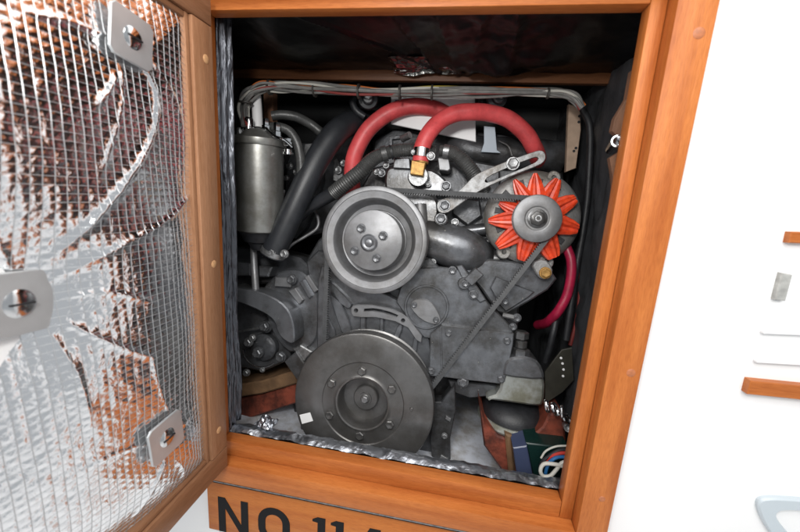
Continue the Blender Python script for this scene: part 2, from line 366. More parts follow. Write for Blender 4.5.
solo('bay_right_wall', sheet(lambda u, v: (XBR - 0.03 * u + 0.012 * fbm((u, v, 9), 5) + 0.004 * fbm((u, v, 4), 18), YL + 0.022 + u * (YB - YL), ZBil - .03 + v * (ZT - ZBil + 0.06)), 60, 90), 'foil_w', None, None, kind='structure')
# foil ceiling lining, sagging a little, with creases
def ceil_f(u, v):
    x = XBL + u * (XBR - XBL); y = YL + 0.022 + v * 0.235
    zb_ = C.at(400, 76, 0.70).z + .004; z = ZT + 0.012 + (zb_ - ZT - 0.012) * v ** 2.6 - 0.016 * math.exp(-((x - 0.04) / 0.065) ** 2) * math.exp(-((v - .72) / .16) ** 2) * (1 + .35 * noise.noise(Vector((x * 40, y * 40, 2)))) - 0.008 * math.exp(-((x + 0.28) / 0.05) ** 2) * math.sin(math.pi * v)
    h = 0.004 * fbm((x, y, 2), 9) + 0.006 * math.exp(-((x - 0.03) / 0.09) ** 2) * fbm((x, y, 5), 26)
    for x0, sl, w in ((-0.115, 0.25, .004), (-0.055, 0.12, .006), (0.01, -0.08, .007), (0.045, 0.05, .006), (-0.26, .9, .005)):
        h += 0.004 * math.exp(-(((x - x0) - sl * (y - YL)) / w) ** 2)
    return (x, y, z - 0.004 * math.sin(math.pi * v) - h)
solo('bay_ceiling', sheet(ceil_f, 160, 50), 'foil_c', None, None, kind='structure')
def roll_f(u, v):  # added sheet, bent toward the camera to carry the ceiling foil's bright reflection
    x = C.at(392, 60, .65).x + u * .135; a = v * math.pi * .52; rr = .034 * (1 - .25 * abs(2 * u - 1) ** 3)
    zt = ZT + .006; y = .618 + .055 * math.sin(a) * (1 + .15 * noise.noise(Vector((x * 30, v * 3, 1)))); z = zt - (zt - C.at(440, 73, .673).z) * (1 - math.cos(a)) - .004 * math.exp(-((u - .25) / .12) ** 2) * math.sin(a)
    k = .0022 * fbm((x, v * .04, 2), 38) + .003 * abs(noise.noise(Vector((x * 34 + v * 2, v * 2.5, 5))))
    return (x, y - k * 1.2, z - k)
M['foil_sheen'] = foil('ceiling foil sheen', (0.34, 0.34, 0.33), 0.2, 0.3, 30, 0.2, 150)  # lighter copy of the ceiling foil, its sheen put into the colour
solo('sheen_fold', sheet(roll_f, 90, 40), 'foil_sheen', 'added wrinkled foil sheet, lightened for the sheen on the ceiling above the red hoses', 'foil', angle=180)
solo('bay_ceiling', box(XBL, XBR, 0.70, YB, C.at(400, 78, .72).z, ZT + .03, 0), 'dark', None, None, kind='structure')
bz = C.at(400, 76, 0.70).z
solo('cross_beam', join(box(XBL, XBR, 0.685, 0.6985, bz - 0.012, bz + 0.006, 0.001)), 'beam', 'thin dark brown wooden beam across the top, behind the foil ceiling lining', 'beam')

# insulation-faced boards just inside the opening (left edge board, sill board)
yl2 = 0.512
def left_strip(u, v):
    z = CZ + (ZB - CZ) + 0.001 + v * (ZT - ZB + 0.01)
    y = YL + 0.0215 + u * (yl2 - YL - 0.0215)
    h = 0.0035 * math.sin(u * 17 + 0.6 * math.sin(z * 30)) + 0.003 * fbm((u * .05, z * .4, 1), 18)
    return (XL - 0.002 + h, y, z)
g = join(sheet(left_strip, 26, 160), box(XL - 0.03, XL - 0.006, YL + 0.022, yl2, ZB, ZT + 0.01, 0))
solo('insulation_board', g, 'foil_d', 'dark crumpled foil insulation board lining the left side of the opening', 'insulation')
def sill_strip(u, v):
    x = XL + u * (XR - XL + 0.02); y = YL + 0.0205 + v * 0.022
    return (x, y, ZB + 0.0015 + 0.0035 * fbm((x, y, 2), 40) + 0.003 * math.sin(v * 3.1))
ge = sheet(sill_strip, 260, 8)
gf = sheet(lambda u, v: (XL + u * (XR - XL + .02), YL + 0.0425 + 0.001 * fbm((u * .4, v * .1, 7), 40), ZB + 0.0035 * fbm((XL + u * (XR - XL + .02), YL + .0425, 2), 40) - v * 0.06), 120, 6)
solo('sill_insulation', join(ge, gf), 'foil_s', 'crumpled silver foil lining along the sill of the opening', 'insulation')

# ================================================================== CABINET FRAME
fr = thing('opening_surround', 'varnished orange teak frame with a stepped edge around the engine opening', 'frame', (0, YF, ZB))
part('stile', box(XRl, XRo, YF, YL + 0.02, ZBo - 0.45, ZTo, .0012), 'wood_v', fr)
part('stile', box(XLl - .035, XLl - .0003, YF + .0005, YL + 0.02, ZB, ZTo, .0012), 'wood_v', fr)
part('top_rail', box(XLl + .0003, XRl - .0003, YF, YL + 0.02, ZTl, ZTo, .0012), 'wood_h', fr)
part('bottom_rail', box(XLl + .0003, XRl - .0003, YF, YL + 0.02, ZBo, ZBl, .0015), 'wood_h', fr)
part('inner_lip', box(XR, XRl - .0004, YL, YL + 0.0205, ZBl + .0004, ZTl - .0004, .0012), 'wood_v', fr)
part('inner_lip', box(XLl + .0004, XL, YL, YL + 0.0205, ZBl + .0004, ZTl - .0004, .0012), 'wood_v', fr)
part('inner_lip', box(XL + .0003, XR - .0003, YL, YL + 0.0205, ZT, ZTl - .0004, .0012), 'wood_h', fr)
part('inner_lip', box(XL + .0003, XR - .0003, YL, YL + 0.0205, ZBl + .0004, ZB, .0012), 'wood_h', fr)
def plug(parent, p, axis, r, m='plug_red'):
    return part('wood_plug', lathe(p, axis, [(0.0001, -0.0007), (r * .8, -0.0007), (r, -0.0001), (r, 0.002)], 20), m, parent)
plug(fr, C.at(699, 33, YF), Y_, 0.0055); plug(fr, C.at(631, 373, YF), Y_, 0.005); plug(fr, C.at(602, 499, YF), Y_, 0.004)

# ================================================================== SIGN BOARD UNDER THE OPENING
ys = YF + 0.008
zs = ZBo - 0.0048
sg = thing('sign_board', 'orange wooden board with large black lettering below the frame', 'sign', ((XLo + XR) / 2, ys, zs - 0.1))
part('board', box(XLo + 0.004, XRl - 0.02, ys, ys + 0.018, zs - 0.098, zs, .0015), 'sign', sg)
part('dark_bead', box(XLo + 0.012, XRl - 0.02, YF + 0.001, YF + 0.0075, zs + 0.0002, ZBo - 0.0016, .0006), 'letter', sg)
part('metal_edge', box(XLo + 0.012, XRl - 0.02, YF - 0.0002, YF + 0.0070, ZBo - 0.0015, ZBo - 0.0002, .0003), 'steel', sg)
# letters: local x, z on the face
L0 = C.loc(218, 497, ys); sc_ = 1.0
def LX(px, py=505): return C.loc(px, py, ys)[0]
topz = (C.loc(218, 496.5, ys)[1] + C.loc(366, 527, ys)[1]) / 2
HL = 0.066
def letter(polys):
    g = join(*[prism(C, [(x, z) for x, z in P[0]], ys - 0.0006, 0.0009, 0.0002, holes=P[1:], local=True) for P in polys])
    part('letter', g, 'letter', sg)
st = 0.0125
x0, x1 = LX(218, 500), LX(248, 504); t, b_ = topz, topz - HL
letter([[[(x0, t), (x0 + st, t), (x1 - st, b_ + .02), (x1 - st, t), (x1, t), (x1, b_), (x1 - st, b_), (x0 + st, t - .02), (x0 + st, b_), (x0, b_)]]])
x0, x1 = LX(258, 512), LX(290, 518); cx = (x0 + x1) / 2; w = (x1 - x0) / 2
def stad(w_, o):
    rr = w_; return [(cx + rr * math.cos(a), t - o - w_ + rr * math.sin(a)) for a in [math.pi * k / 14 for k in range(15)]] + [(cx + rr * math.cos(a), b_ + o + w_ + rr * math.sin(a)) for a in [math.pi + math.pi * k / 14 for k in range(15)]]
letter([[stad(w, 0), stad(w - st, st)]])
xd = LX(297, 520); letter([[[(xd, b_), (xd + st, b_), (xd + st, b_ + st), (xd, b_ + st)]]])
for a, c in ((312.5, 325.5), (331, 344)):
    x0, x1 = LX(a, 520), LX(c, 522)
    letter([[[(x1 - st, t), (x1, t), (x1, b_), (x1 - st, b_), (x1 - st, t - .010), (x0, t - .009), (x0, t - .005)]]])
x0, x1 = LX(357, 528), LX(390, 530); xm = LX(381, 530)
letter([[[(xm - st * 1.35, t), (xm, t), (xm, b_ + .024), (x1, b_ + .024), (x1, b_ + .015), (xm, b_ + .015), (xm, b_), (xm - st, b_), (xm - st, b_ + .015), (x0, b_ + .015), (x0, b_ + .024)],
         [(xm - st, t - .014), (xm - st, b_ + .024), (x0 + .008, b_ + .024)]]])

# ================================================================== DOOR (open square to the cabinet)
hb = C.at(228, 465, YF - 0.002)               # hinge-side bottom corner of its inside face
XD = hb.x; ZD0 = hb.z; ZD1 = ZTl + 0.005; YD1 = YF - 0.002
def ds(px, py): p = xplane(px, py, XD); return p
BW = 0.020; LW = 0.014                        # widths of the raised border and the inner moulding
BW = YD1 - ds(205, 300).y; LW = ds(205, 300).y - xplane(198, 300, XD - .0045).y
ZD1 = ds(186, 16).z + BW + LW
YD0 = -0.11
dr = thing('engine_hatch', 'open wooden door lined inside with quilted silver foil insulation', 'door', (XD, YD1, ZD0))
dt = 0.022; md = XD - dt
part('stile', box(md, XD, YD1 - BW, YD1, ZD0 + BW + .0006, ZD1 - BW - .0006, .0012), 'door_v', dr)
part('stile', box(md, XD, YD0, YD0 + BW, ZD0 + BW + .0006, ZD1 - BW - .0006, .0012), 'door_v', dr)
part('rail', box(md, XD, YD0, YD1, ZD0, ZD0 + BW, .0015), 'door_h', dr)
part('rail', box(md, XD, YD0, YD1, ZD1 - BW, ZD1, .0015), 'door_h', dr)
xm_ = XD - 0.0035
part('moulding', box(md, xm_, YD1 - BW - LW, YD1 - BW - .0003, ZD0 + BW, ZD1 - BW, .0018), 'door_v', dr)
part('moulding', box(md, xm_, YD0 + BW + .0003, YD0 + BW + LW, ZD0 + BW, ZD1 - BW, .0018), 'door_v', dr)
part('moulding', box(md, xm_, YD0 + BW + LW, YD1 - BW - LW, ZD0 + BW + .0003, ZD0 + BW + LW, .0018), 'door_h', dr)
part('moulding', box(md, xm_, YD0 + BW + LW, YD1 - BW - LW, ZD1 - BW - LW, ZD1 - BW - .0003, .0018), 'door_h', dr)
part('back_board', box(md - 0.006, md + 0.004, YD0 + .004, YD1 - .004, ZD0 + .004, ZD1 - .004, .001), 'wall', dr)
for q in ((206, 59), (214, 264), (219, 430)):
    p = xplane(q[0], q[1], XD); plug(dr, p, Vector((-1, 0, 0)), 0.005, 'plug')
# foil
XFo = XD - 0.0005
wash = []
for q in ((132, 38), (38, 306), (160, 436)):
    p = xplane(q[0], q[1], XFo + .004); wash.append((p.y, p.z))
ys0 = wash[1][0]
extra = [(wash[0][0] - .33, wash[0][1]), (wash[1][0] - 0.15, wash[2][1]), (ys0 - .2, wash[1][1] + .02)]
FY0, FY1, FZ0, FZ1 = YD0 + BW + LW, YD1 - BW - LW, ZD0 + BW + LW, ZD1 - BW - LW
# creases radiating from each washer: (washer, angle deg, length, width, height)
PIT_Y, PIT_Z = 0.0080, 0.0068
def cw(q): p = xplane(q[0], q[1], XFo); return (p.y, p.z)
CR = []                                        # folds in the foil: width, height, points
for w, A, pl in ((.0030, .0045, [(140, 58), (156, 95), (149, 138), (122, 180), (90, 222), (52, 270)]), (.0026, .0035, [(194, 196), (165, 218), (120, 243), (62, 282)]), (.0024, .003, [(115, 76), (105, 92), (90, 107)]),
                 (.0018, .0022, [(122, 70), (119, 108), (106, 148), (97, 172)]), (.0022, .0026, [(75, 297), (112, 293), (150, 303)]), (.0022, .0026, [(70, 322), (112, 345), (150, 358)]), (.0022, .003, [(160, 458), (151, 485), (138, 522)]),
                 (.0020, .0022, [(178, 425), (192, 408)]), (.003, .003, [(22, 336), (8, 360), (-12, 382)]), (.002, .0018, [(165, 415), (152, 385), (143, 350)]), (.0025, .0018, [(60, 332), (82, 382), (92, 430)]), (.002, .0018, [(150, 440), (118, 452), (85, 470)]),
                 (.002, .002, [(120, 40), (70, 22), (20, 12)]), (.0022, .002, [(172, 460), (182, 470), (186, 480)]), (.003, .002, [(0, 230), (22, 262), (32, 280)]), (.0018, .002, [(152, 60), (176, 98), (186, 130)])):
    P3 = spline([Vector((*cw(q), 0)) for q in pl], 5); P2 = [(p.x, p.y) for p in P3]
    ys_ = [p[0] for p in P2]; zs_ = [p[1] for p in P2]; m9 = w * 5
    CR.append((w, A, P2, min(ys_) - m9, max(ys_) + m9, min(zs_) - m9, max(zs_) + m9))
def foil_h(y, z):
    e = min(y - FY0, FY1 - y, z - FZ0, FZ1 - z)
    h = 0.008 * (1 - math.exp(-max(e, 0) / 0.03))
    k_z = max(0.0, min(1.0, (0.04 - (z - CZ)) / 0.12)); k_z = 0.26 * k_z * k_z * (3 - 2 * k_z)
    q9 = (0.300 + 0.04 * (z - CZ) - y) / 0.03; h += (0.002 + 0.010 * k_z / 0.26) * (1 - math.exp(-(max(e, 0) / 0.035) ** 2)) - k_z * (0.03 * (math.log1p(math.exp(q9)) if q9 < 20 else q9) - max(0, 0.13 - y))
    for k9, (wy, wz) in enumerate(wash + extra):
        r2 = (y - wy) ** 2 + (z - wz) ** 2; h -= (0.004 if k9 == 0 else 0.011 if k9 == 1 else 0.006) * math.exp(-r2 / (0.0024 if k9 == 1 else 0.0030))
    for w, A, P2, ya, yb, za, zb in CR:
        if ya < y < yb and za < z < zb:
            best = 1e9; tb = 0; n = len(P2) - 1
            for i in range(n):
                ay, az = P2[i]; by, bz = P2[i + 1]; dy, dz = by - ay, bz - az; t = max(0, min(1, ((y - ay) * dy + (z - az) * dz) / (dy * dy + dz * dz)))
                d = (y - ay - dy * t) ** 2 + (z - az - dz * t) ** 2
                if d < best: best = d; tb = (i + t) / n
            h += A * math.exp(-math.sqrt(best) / w) * min(1, tb * 8 + .3, (1 - tb) * 4 + .2) * (1 + .25 * noise.noise(Vector((tb * 9, w * 1e4, 0))))
    h += 0.0055 * noise.noise(Vector((y * 7, z * 5.5, 3))) + 0.0005 * noise.noise(Vector((y * 34, z * 22, 7))) - 0.0011 * abs(noise.noise(Vector((y * 20 + z * 9, z * 12 - y * 8, 7)))) - 0.0006 * abs(noise.noise(Vector((y * 55, z * 42, 1))))
    return h
def foil_p(y, z, up=0.0): return Vector((XFo - 0.006 + foil_h(y, z) + up, y, z))
fp = part('foil_panel', sheet(lambda u, v: foil_p(FY0 - .001 + u * (FY1 - FY0 + .002), FZ0 - .001 + v * (FZ1 - FZ0 + .002)), 300, 300), 'foil', dr, angle=180)
quilt(M['foil'], PIT_Y, PIT_Z, FY0 + .003 - BASE[dr].y, FZ0 + .003 - BASE[dr].z, 0.32)
def thread(pts, r):
    V, F = [], []; n = len(pts)
    for i, p in enumerate(pts):
        T = (pts[min(i + 1, n - 1)] - pts[max(i - 1, 0)]).normalized(); B = T.cross(Vector((1, 0, 0))).normalized()
        V += [p - B * r, p + Vector((r * .9, 0, 0)), p + B * r]
    for i in range(n - 1):
        for k in (0, 1): F.append([i * 3 + k, i * 3 + k + 1, i * 3 + k + 4, i * 3 + k + 3])
    return V, F
th = []
y = FY0 + .003; n_ = 0
ysee = 0.02
while y < FY1 - .002:
    if y > ysee:
        th.append(thread([foil_p(y + .0005 * noise.noise(Vector((z_ * 60, y * 60, 0))), z_, .0002) for z_ in [FZ0 + (FZ1 - FZ0) * k / 170 for k in range(171)]], .00027))
    y += PIT_Y
z = FZ0 + .003
while z < FZ1 - .002:
    th.append(thread([foil_p(y_, z + .0006 * noise.noise(Vector((y_ * 30, z * 50, 5))), .0001) for y_ in [ysee + (FY1 - ysee) * k / 120 for k in range(121)]], .00021))
    z += PIT_Z
part('scrim_thread', join(*th), 'thread', fp, kind='stuff')
# washers with screws
def washer(k, s, px, py, rot):
    y, z = wash[k]; o = Vector((XFo - 0.006 + foil_h(y, z) + 0.0085, y, z))
    FR = Frame(Matrix.Rotation(rot, 3, 'X') @ Vector((0, 1, 0)), Vector((-1, 0, 0)), Matrix.Rotation(rot, 3, 'X') @ Vector((0, 0, 1)))
    c = (o - CAM); lx, ld, lz = c.dot(FR.ex), c.dot(FR.ey), c.dot(FR.ez); h = s / 2; k_ = h * .8
    pts = [(lx - h, lz - k_), (lx - k_, lz - h), (lx + k_, lz - h), (lx + h, lz - k_), (lx + h, lz + k_), (lx + k_, lz + h), (lx - k_, lz + h), (lx - h, lz + k_)]
    wsh = part('washer_plate', prism(FR, pts, ld, 0.0022, .0008, local=True), 'steel2', dr)
    rr = s * .21
    part('screw', join(lathe(o + Vector((.0002, 0, 0)), Vector((1, 0, 0)), [(rr * 1.15, -.001), (rr, .0004), (rr * .8, .0016), (rr * .4, .0024), (.0001, .0026)], 28)), 'chrome', wsh)
    part('screw_slot', prism(FR, [(lx - rr * .8, lz - rr * .07), (lx + rr * .8, lz - rr * .07), (lx + rr * .8, lz + rr * .07), (lx - rr * .8, lz + rr * .07)], ld - .0034, .0026, .0001, local=True), 'rubber', wsh)
M['steel2'] = mat('brushed washer steel', (0.60, 0.62, 0.63), 0.45, metal=0.7, var=0.1, vscale=40, rvar=0.06)
washer(0, .044, 136, 40, R_(-8)); washer(1, .050, 30, 304, R_(-4)); washer(2, .046, 165, 438, R_(4))

# ================================================================== ENGINE
eg = thing('diesel_engine', 'grey painted marine diesel engine filling the wooden opening', 'engine', E.at(370, 470, .70))
def P(name, pts, d, t, m='paint', parent=None, label=None, **k):
    return part(name, prism(E, pts, d, t, **k), m, parent or eg, label)
# main castings, back to front
P('engine_block', [(300, 270), (318, 240), (345, 215), (372, 168), (400, 160), (470, 160), (500, 165), (505, 262), (520, 300), (514, 385), (452, 392), (445, 480), (300, 480), (292, 400), (286, 350)], .70, .20, 'paint_d', bev=.004)
P('cylinder_head', [(372, 140), (392, 128), (470, 128), (560, 140), (565, 185), (500, 200), (400, 200), (372, 175)], .745, .12, 'paint_d', bev=.006)
P('backing_plate', [(306, 262), (318, 250), (395, 262), (430, 335), (434, 400), (436, 470), (315, 470), (300, 440), (300, 360), (316, 330)], .652, .05, 'paint_d', bev=.003)
tcv = P('timing_cover', [(318, 264), (330, 268), (352, 282), (400, 298), (424, 322), (432, 345), (434, 400), (426, 445), (330, 445), (318, 400), (316, 330)], .640, .015, 'paint', bev=.003, r=1)
for q in ([(320, 276), (328, 279), (352, 303), (350, 309), (345, 308), (322, 288)], [(328, 292), (335, 290), (353, 330), (345, 336), (340, 330)], [(360, 312), (365, 312), (366, 336), (360, 336)],
          [(380, 312), (384, 312), (383, 338), (379, 338)], [(399, 322), (404, 325), (396, 345), (391, 342)], [(321, 318), (327, 316), (337, 336), (330, 341)], [(414, 335), (419, 334), (416, 356), (411, 352)]):
    P('rib', q, .632, .012, 'paint', tcv, bev=.0015, r=1)
P('slotted_plate', [(351, 308), (353, 305.5), (358, 304.5), (371, 304.5), (388, 308), (401.5, 313), (408, 318), (415, 327), (422, 336), (421, 343), (416, 340), (408, 328), (395, 321.5), (376, 317.5), (361, 317.5), (353, 316.5), (351, 313)], .622, .006, 'paint_l', bev=.001,
  holes=([(364, 309), (373, 308.3), (381, 309.5), (390, 312), (398, 315.3), (396.5, 317), (389, 314.5), (381, 312.3), (373, 311), (364, 311.3)], circ(356, 310.5, 2, 10), circ(403, 320.5, 2, 10)), label='curved plate with a narrow slot')
uc = P('upper_cover', [(396, 302), (400, 288), (410, 274), (418, 268), (440, 267), (458, 269), (468, 273), (475, 285), (488, 303), (513, 328), (513, 336), (440, 340), (424, 338), (410, 322)], .628, .03, 'paint', bev=.002)
def ring(cx, cy, ro, ri, d, t, m, parent, name, lab=None):
    return part(name, prism(E, circ(cx, cy, ro, 40), d, t, .001, holes=(circ(cx, cy, ri, 40),)), m, parent, lab)
ring(426.5, 307, 22.5, 20, .6245, .006, 'paint', uc, 'raised_ring')
P('inspection_cover', [(412, 301), (417, 299), (428, 300), (434, 305), (441, 318), (440, 323), (434, 325), (421, 320), (411, 309), (410, 304)], .6225, .006, 'paint_l', uc, bev=.001, r=1)
bolt(uc, 414, 305, .622, 2.6, BOLT_D); bolt(uc, 436, 320, .622, 2.6, BOLT_D); bolt(uc, 452.5, 270.5, .627, 3.6, BOLT_D)
lc = P('lower_cover', [(430, 334), (441, 326), (514, 334), (513, 345), (505, 382), (499, 384), (448, 378), (429, 376)], .6155, .022, 'paint', bev=.0015)
P('cover_rib', [(439.6, 327), (441.6, 327), (443, 376), (441, 376)], .6142, .004, 'paint', lc, bev=.0006)
for q, m_ in (((448.5, 333), 0), ((507, 341), 0), ((501, 379), 0), ((463, 382), 1), ((431.5, 371), 0)):
    bolt(lc, q[0], q[1], .615 if not m_ else .62, 3.4 if not m_ else 4.6, BOLT_D)
P('rear_flange', [(448, 380), (505, 386), (508, 395), (470, 398), (452, 392)], .645, .03, 'paint_d', bev=.002)
# alternator bracket and lugs
br = P('alternator_bracket', [(463, 268), (476, 262), (490, 259), (520, 262), (548, 266), (557, 279), (548, 290), (530, 301), (506, 315), (497, 312), (482, 290)], .645, .028, 'paint', bev=.003)
P('web', [(496, 276), (512, 283), (535, 292), (528, 298), (506, 312), (500, 306), (490, 288)], .638, .01, 'paint', br, bev=.002)
P('lug', [(464, 279), (475.5, 267.5), (484, 275), (472, 286.5)], .608, .02, 'paint', br, bev=.0015)
P('lug', circ(464, 283.5, 6.4, 14), .612, .02, 'paint', br, bev=.0015)
P('arm', [(456, 266), (462, 265), (478, 287), (486, 300), (480, 303), (468, 290)], .622, .01, 'paint', br, bev=.0015)
bolt(br, 465.5, 283.5, .611, 3.4, BOLT_D); bolt(br, 473.5, 294.5, .62, 4.2, BOLT_D)
for a, b in (((494, 303), (505, 301)), ((503, 315), (517, 318))):
    p, q = E.at(*a, .638), E.at(*b, .632); part('stud', tube([p, q], rad(2.6, p), 10), 'paint_l', eg); bolt(eg, b[0], b[1], .631, 3.6, BOLT)
bolt(eg, 513, 327, .625, 3.2, BOLT)
# coolant elbow
pe = [(416, 236, 18.5), (430, 239, 20), (445, 243.5, 21.5), (458, 248.5, 21.5)]
pe2 = [(E.at(x, y, .662), rad(r, E.at(x, y, .662))) for x, y, r in pe] + [(E.at(x, y, d), rad(r, E.at(x, y, d))) for x, y, r, d in ((468, 252.5, 21, .667), (474, 256, 19.5, .678), (478, 260, 18.5, .695), (480, 265, 18, .72))]
part('coolant_elbow', tube(pe2, 0, 28, 8), 'paint', eg)
# water pump housing
P('water_pump_housing', [(392, 190), (434, 192), (440, 206), (437, 228), (430, 262), (432, 290), (380, 290), (370, 215)], .645, .06, 'paint', bev=.005, r=1)
P('water_pump_foot', [(408, 262), (430, 258), (440, 268), (436, 275), (405, 276)], .636, .03, 'paint_d', bev=.002)
part('hose_neck', tube([E.at(420, 205, .65), E.at(421, 228, .645)], 0.013, 18), 'paint_l', eg)
bolt(eg, 441, 218.5, .632, 4.6, BOLT); bolt(eg, 455, 222, .65, 3, BOLT_S); bolt(eg, 433, 262, .64, 2.6, BOLT_S)
P('pump_ear', circ(441, 219, 7, 16), .637, .03, 'paint', bev=.0015)
# fill behind the alternator arm
P('head_bracket', [(452, 196), (480, 200), (482, 216), (468, 226), (452, 214)], .68, .03, 'paint_d', bev=.003)
part('side_pipe', tube(epath([(462, 232, .69), (490, 228, .685), (510, 222, .68)]), .011, 16), 'paint', eg)
part('side_pipe', tube(epath([(470, 254, .69), (490, 258, .685), (515, 262, .68)]), .018, 20), 'paint', eg)
part('side_pipe', tube(epath([(470, 248, .70), (500, 238, .695), (520, 236, .69)]), .008, 16), 'paint_d', eg)
# thermostat housing
th_ = P('thermostat_housing', [(386, 169), (392, 166), (412, 168), (430, 168), (442, 175), (450, 185), (448, 196), (388, 196), (384, 184)], .665, .06, 'paint', bev=.004, r=1)
P('filler_block', [(394, 157), (409.5, 158), (410.5, 169), (393, 168)], .655, .03, 'paint', th_, bev=.0015)
P('filler_block', [(437.5, 157.5), (449, 158), (450.5, 169), (448, 171), (439, 170)], .655, .03, 'paint_l', th_, bev=.0015)
P('outlet_flange', circ(417.5, 176.5, 10, 24), .650, .02, 'paint_d', th_, bev=.002)
for q in ((386, 165, 2.6), (381.5, 173, 3.2), (376.5, 171.5, 2.6), (446, 186, 4.2), (428, 184, 2.4)): bolt(th_, q[0], q[1], .655, q[2], BOLT if q[2] > 3 else BOLT_S)
P('sender_pipe_bracket', [(389, 136), (402, 135), (402, 138.5), (392.5, 139.5), (392.5, 146), (389, 146)], .69, .008, 'paint_d', bev=.001)
part('brass_sender', tube(epath([(402, 139, .69), (410, 135, .68)]), rad(3.6, E.at(405, 138, .69)), 14), 'steel', eg)
# exhaust manifold
part('exhaust_manifold', tube([(E.at(450, 147, .74), .022), (E.at(462, 148, .735), .030), (E.at(475, 152, .735), .031), (E.at(510, 154, .74), .031), (E.at(560, 158, .75), .031)], 0, 28), 'paint_d', eg)
part('manifold_band', tube(epath([(499, 141, .708), (508, 146, .700), (512, 156, .700)]), .0015, 8), 'paint_l', eg)
P('rocker_cover', [(300, 150), (372, 120), (376, 190), (330, 230), (296, 240)], .78, .10, 'paint_d', bev=.006)
P('fuel_pump_body', [(288, 150), (304, 140), (322, 150), (322, 190), (300, 240), (280, 236), (284, 190)], .76, .06, 'paint_d', bev=.004, r=1)
for q in ((338, 170, 3, .70), (343, 163, 2.5, .70), (311, 181, 3, .72), (289, 166, 3, .70), (296, 172, 2.6, .70), (286, 178, 2.5, .70), (280, 160, 3, .69)): bolt(eg, q[0], q[1], q[3], q[2], BOLT_S)
P('steel_bracket', [(334, 160), (337, 158), (344, 178), (341, 183), (333, 180)], .71, .004, 'steel', bev=.0006)
P('steel_bracket', [(305, 144), (316, 143), (311, 150), (307, 160), (303, 158)], .70, .004, 'steel', bev=.0006)

# ---- crankshaft pulley
DC = .585; pc = E.at(362, 404, DC); u = pxm(pc) * 1.0
cp = part('crankshaft_pulley', lathe(pc, E.ey, [(r * u, y) for r, y in ((13, .034), (24.5, .032), (25, .004), (26, .0008), (27.5, 0), (29, .0014), (31, .0022), (41.5, .0022), (42.2, .0005), (43, 0), (69.5, .0), (71.2, .0012), (72, .004), (72, .021), (71, .022), (66, .026), (60, .034), (60, .036), (70, .043), (70, .046), (20, .05))], 96), 'crank', eg)
part('hub', lathe(pc, E.ey, [(r * u, y) for r, y in ((.01, .019), (4, .019), (4.6, .0195), (5, .0205), (6.4, .0205), (6.6, .023), (12, .0235), (12.9, .025), (13, .034))], 40), 'crank', cp)
part('centre_bolt', lathe(pc, E.ey, [(r * u, y) for r, y in ((.01, .0145), (3, .0145), (3.8, .0155), (4, .020))], 6), 'paint_l', cp)
for q in ((362, 371), (392, 389), (390, 424), (360, 435), (330, 414.5), (332, 383)): bolt(cp, q[0], q[1], DC + .002, 4.5, BOLT_C)
bolt(cp, 411.5, 409, DC, 1.8, BOLT_C)
P('white_paint_mark', [(299.5, 415), (310, 412.5), (313, 421), (302, 424)], DC - .0006, .0008, 'white', cp, bev=.0001)
# ---- water pump pulley
DW = .588; pw = E.at(373.2, 240.3, DW); u = pxm(pw)
wp = part('water_pump_pulley', lathe(pw, E.ey, [(r * u, y) for r, y in ((8, .0), (31, .026), (32, .028), (37, .026), (40, .013), (41.5, .0045), (42.5, .003), (44.5, .0026), (49, .0012), (49.6, 0), (52.5, 0), (53.8, .0012), (54.3, .003), (54.3, .008), (48, .018), (48, .02), (54, .030), (54, .033), (20, .034))][1:], 96), 'paint_l', eg)
part('hub_disc', lathe(pw, E.ey, [(r * u, y) for r, y in ((.01, -.0055), (28.8, -.0055), (29.8, -.0047), (30.3, -.003), (30.3, .03))], 64), 'paint_l', wp)
for q in ((361, 228.5), (383, 236), (376.5, 258.5), (354.5, 251)): bolt(wp, q[0], q[1], DW - .006, 4.0, BOLT)
ph = E.at(369, 243, DW - .0055)
part('hub', lathe(ph, E.ey, [(r * u, y) for r, y in ((.01, -.0035), (3, -.0035), (3.6, -.003), (3.8, -.0015), (5, -.0025), (7, -.0025), (8, -.001), (9, .0), (9, .002))], 32), 'paint', wp)

# ---- adjusting arm
arm = P('adjusting_arm', [(541, 150), (534, 151.5), (510, 160), (486, 169.5), (474, 175.5), (464, 186), (455, 194), (444, 198.5), (438, 201), (436.5, 206), (438, 211.5), (443, 213.5), (450, 211.5), (460, 204), (472, 196), (480, 190.5), (492, 184.5), (516, 174), (540, 164.8), (544.5, 161), (546, 157), (545, 152.5)], .625, .005, 'arm', bev=.0009, r=1,
  holes=([(484, 181.5), (488, 176.5), (505, 168.5), (530, 158.5), (537, 156.5), (539, 159), (534, 163.5), (505, 175.5), (488, 183)],), label='bright slotted steel lever')
bolt(arm, 513, 163.5, .624, 5.4, BOLT_S); bolt(arm, 444.7, 205.5, .624, 4.6, BOLT)
P('arm_spacer', circ(444.7, 206, 7.5, 20), .6305, .03, 'paint', bev=.001)
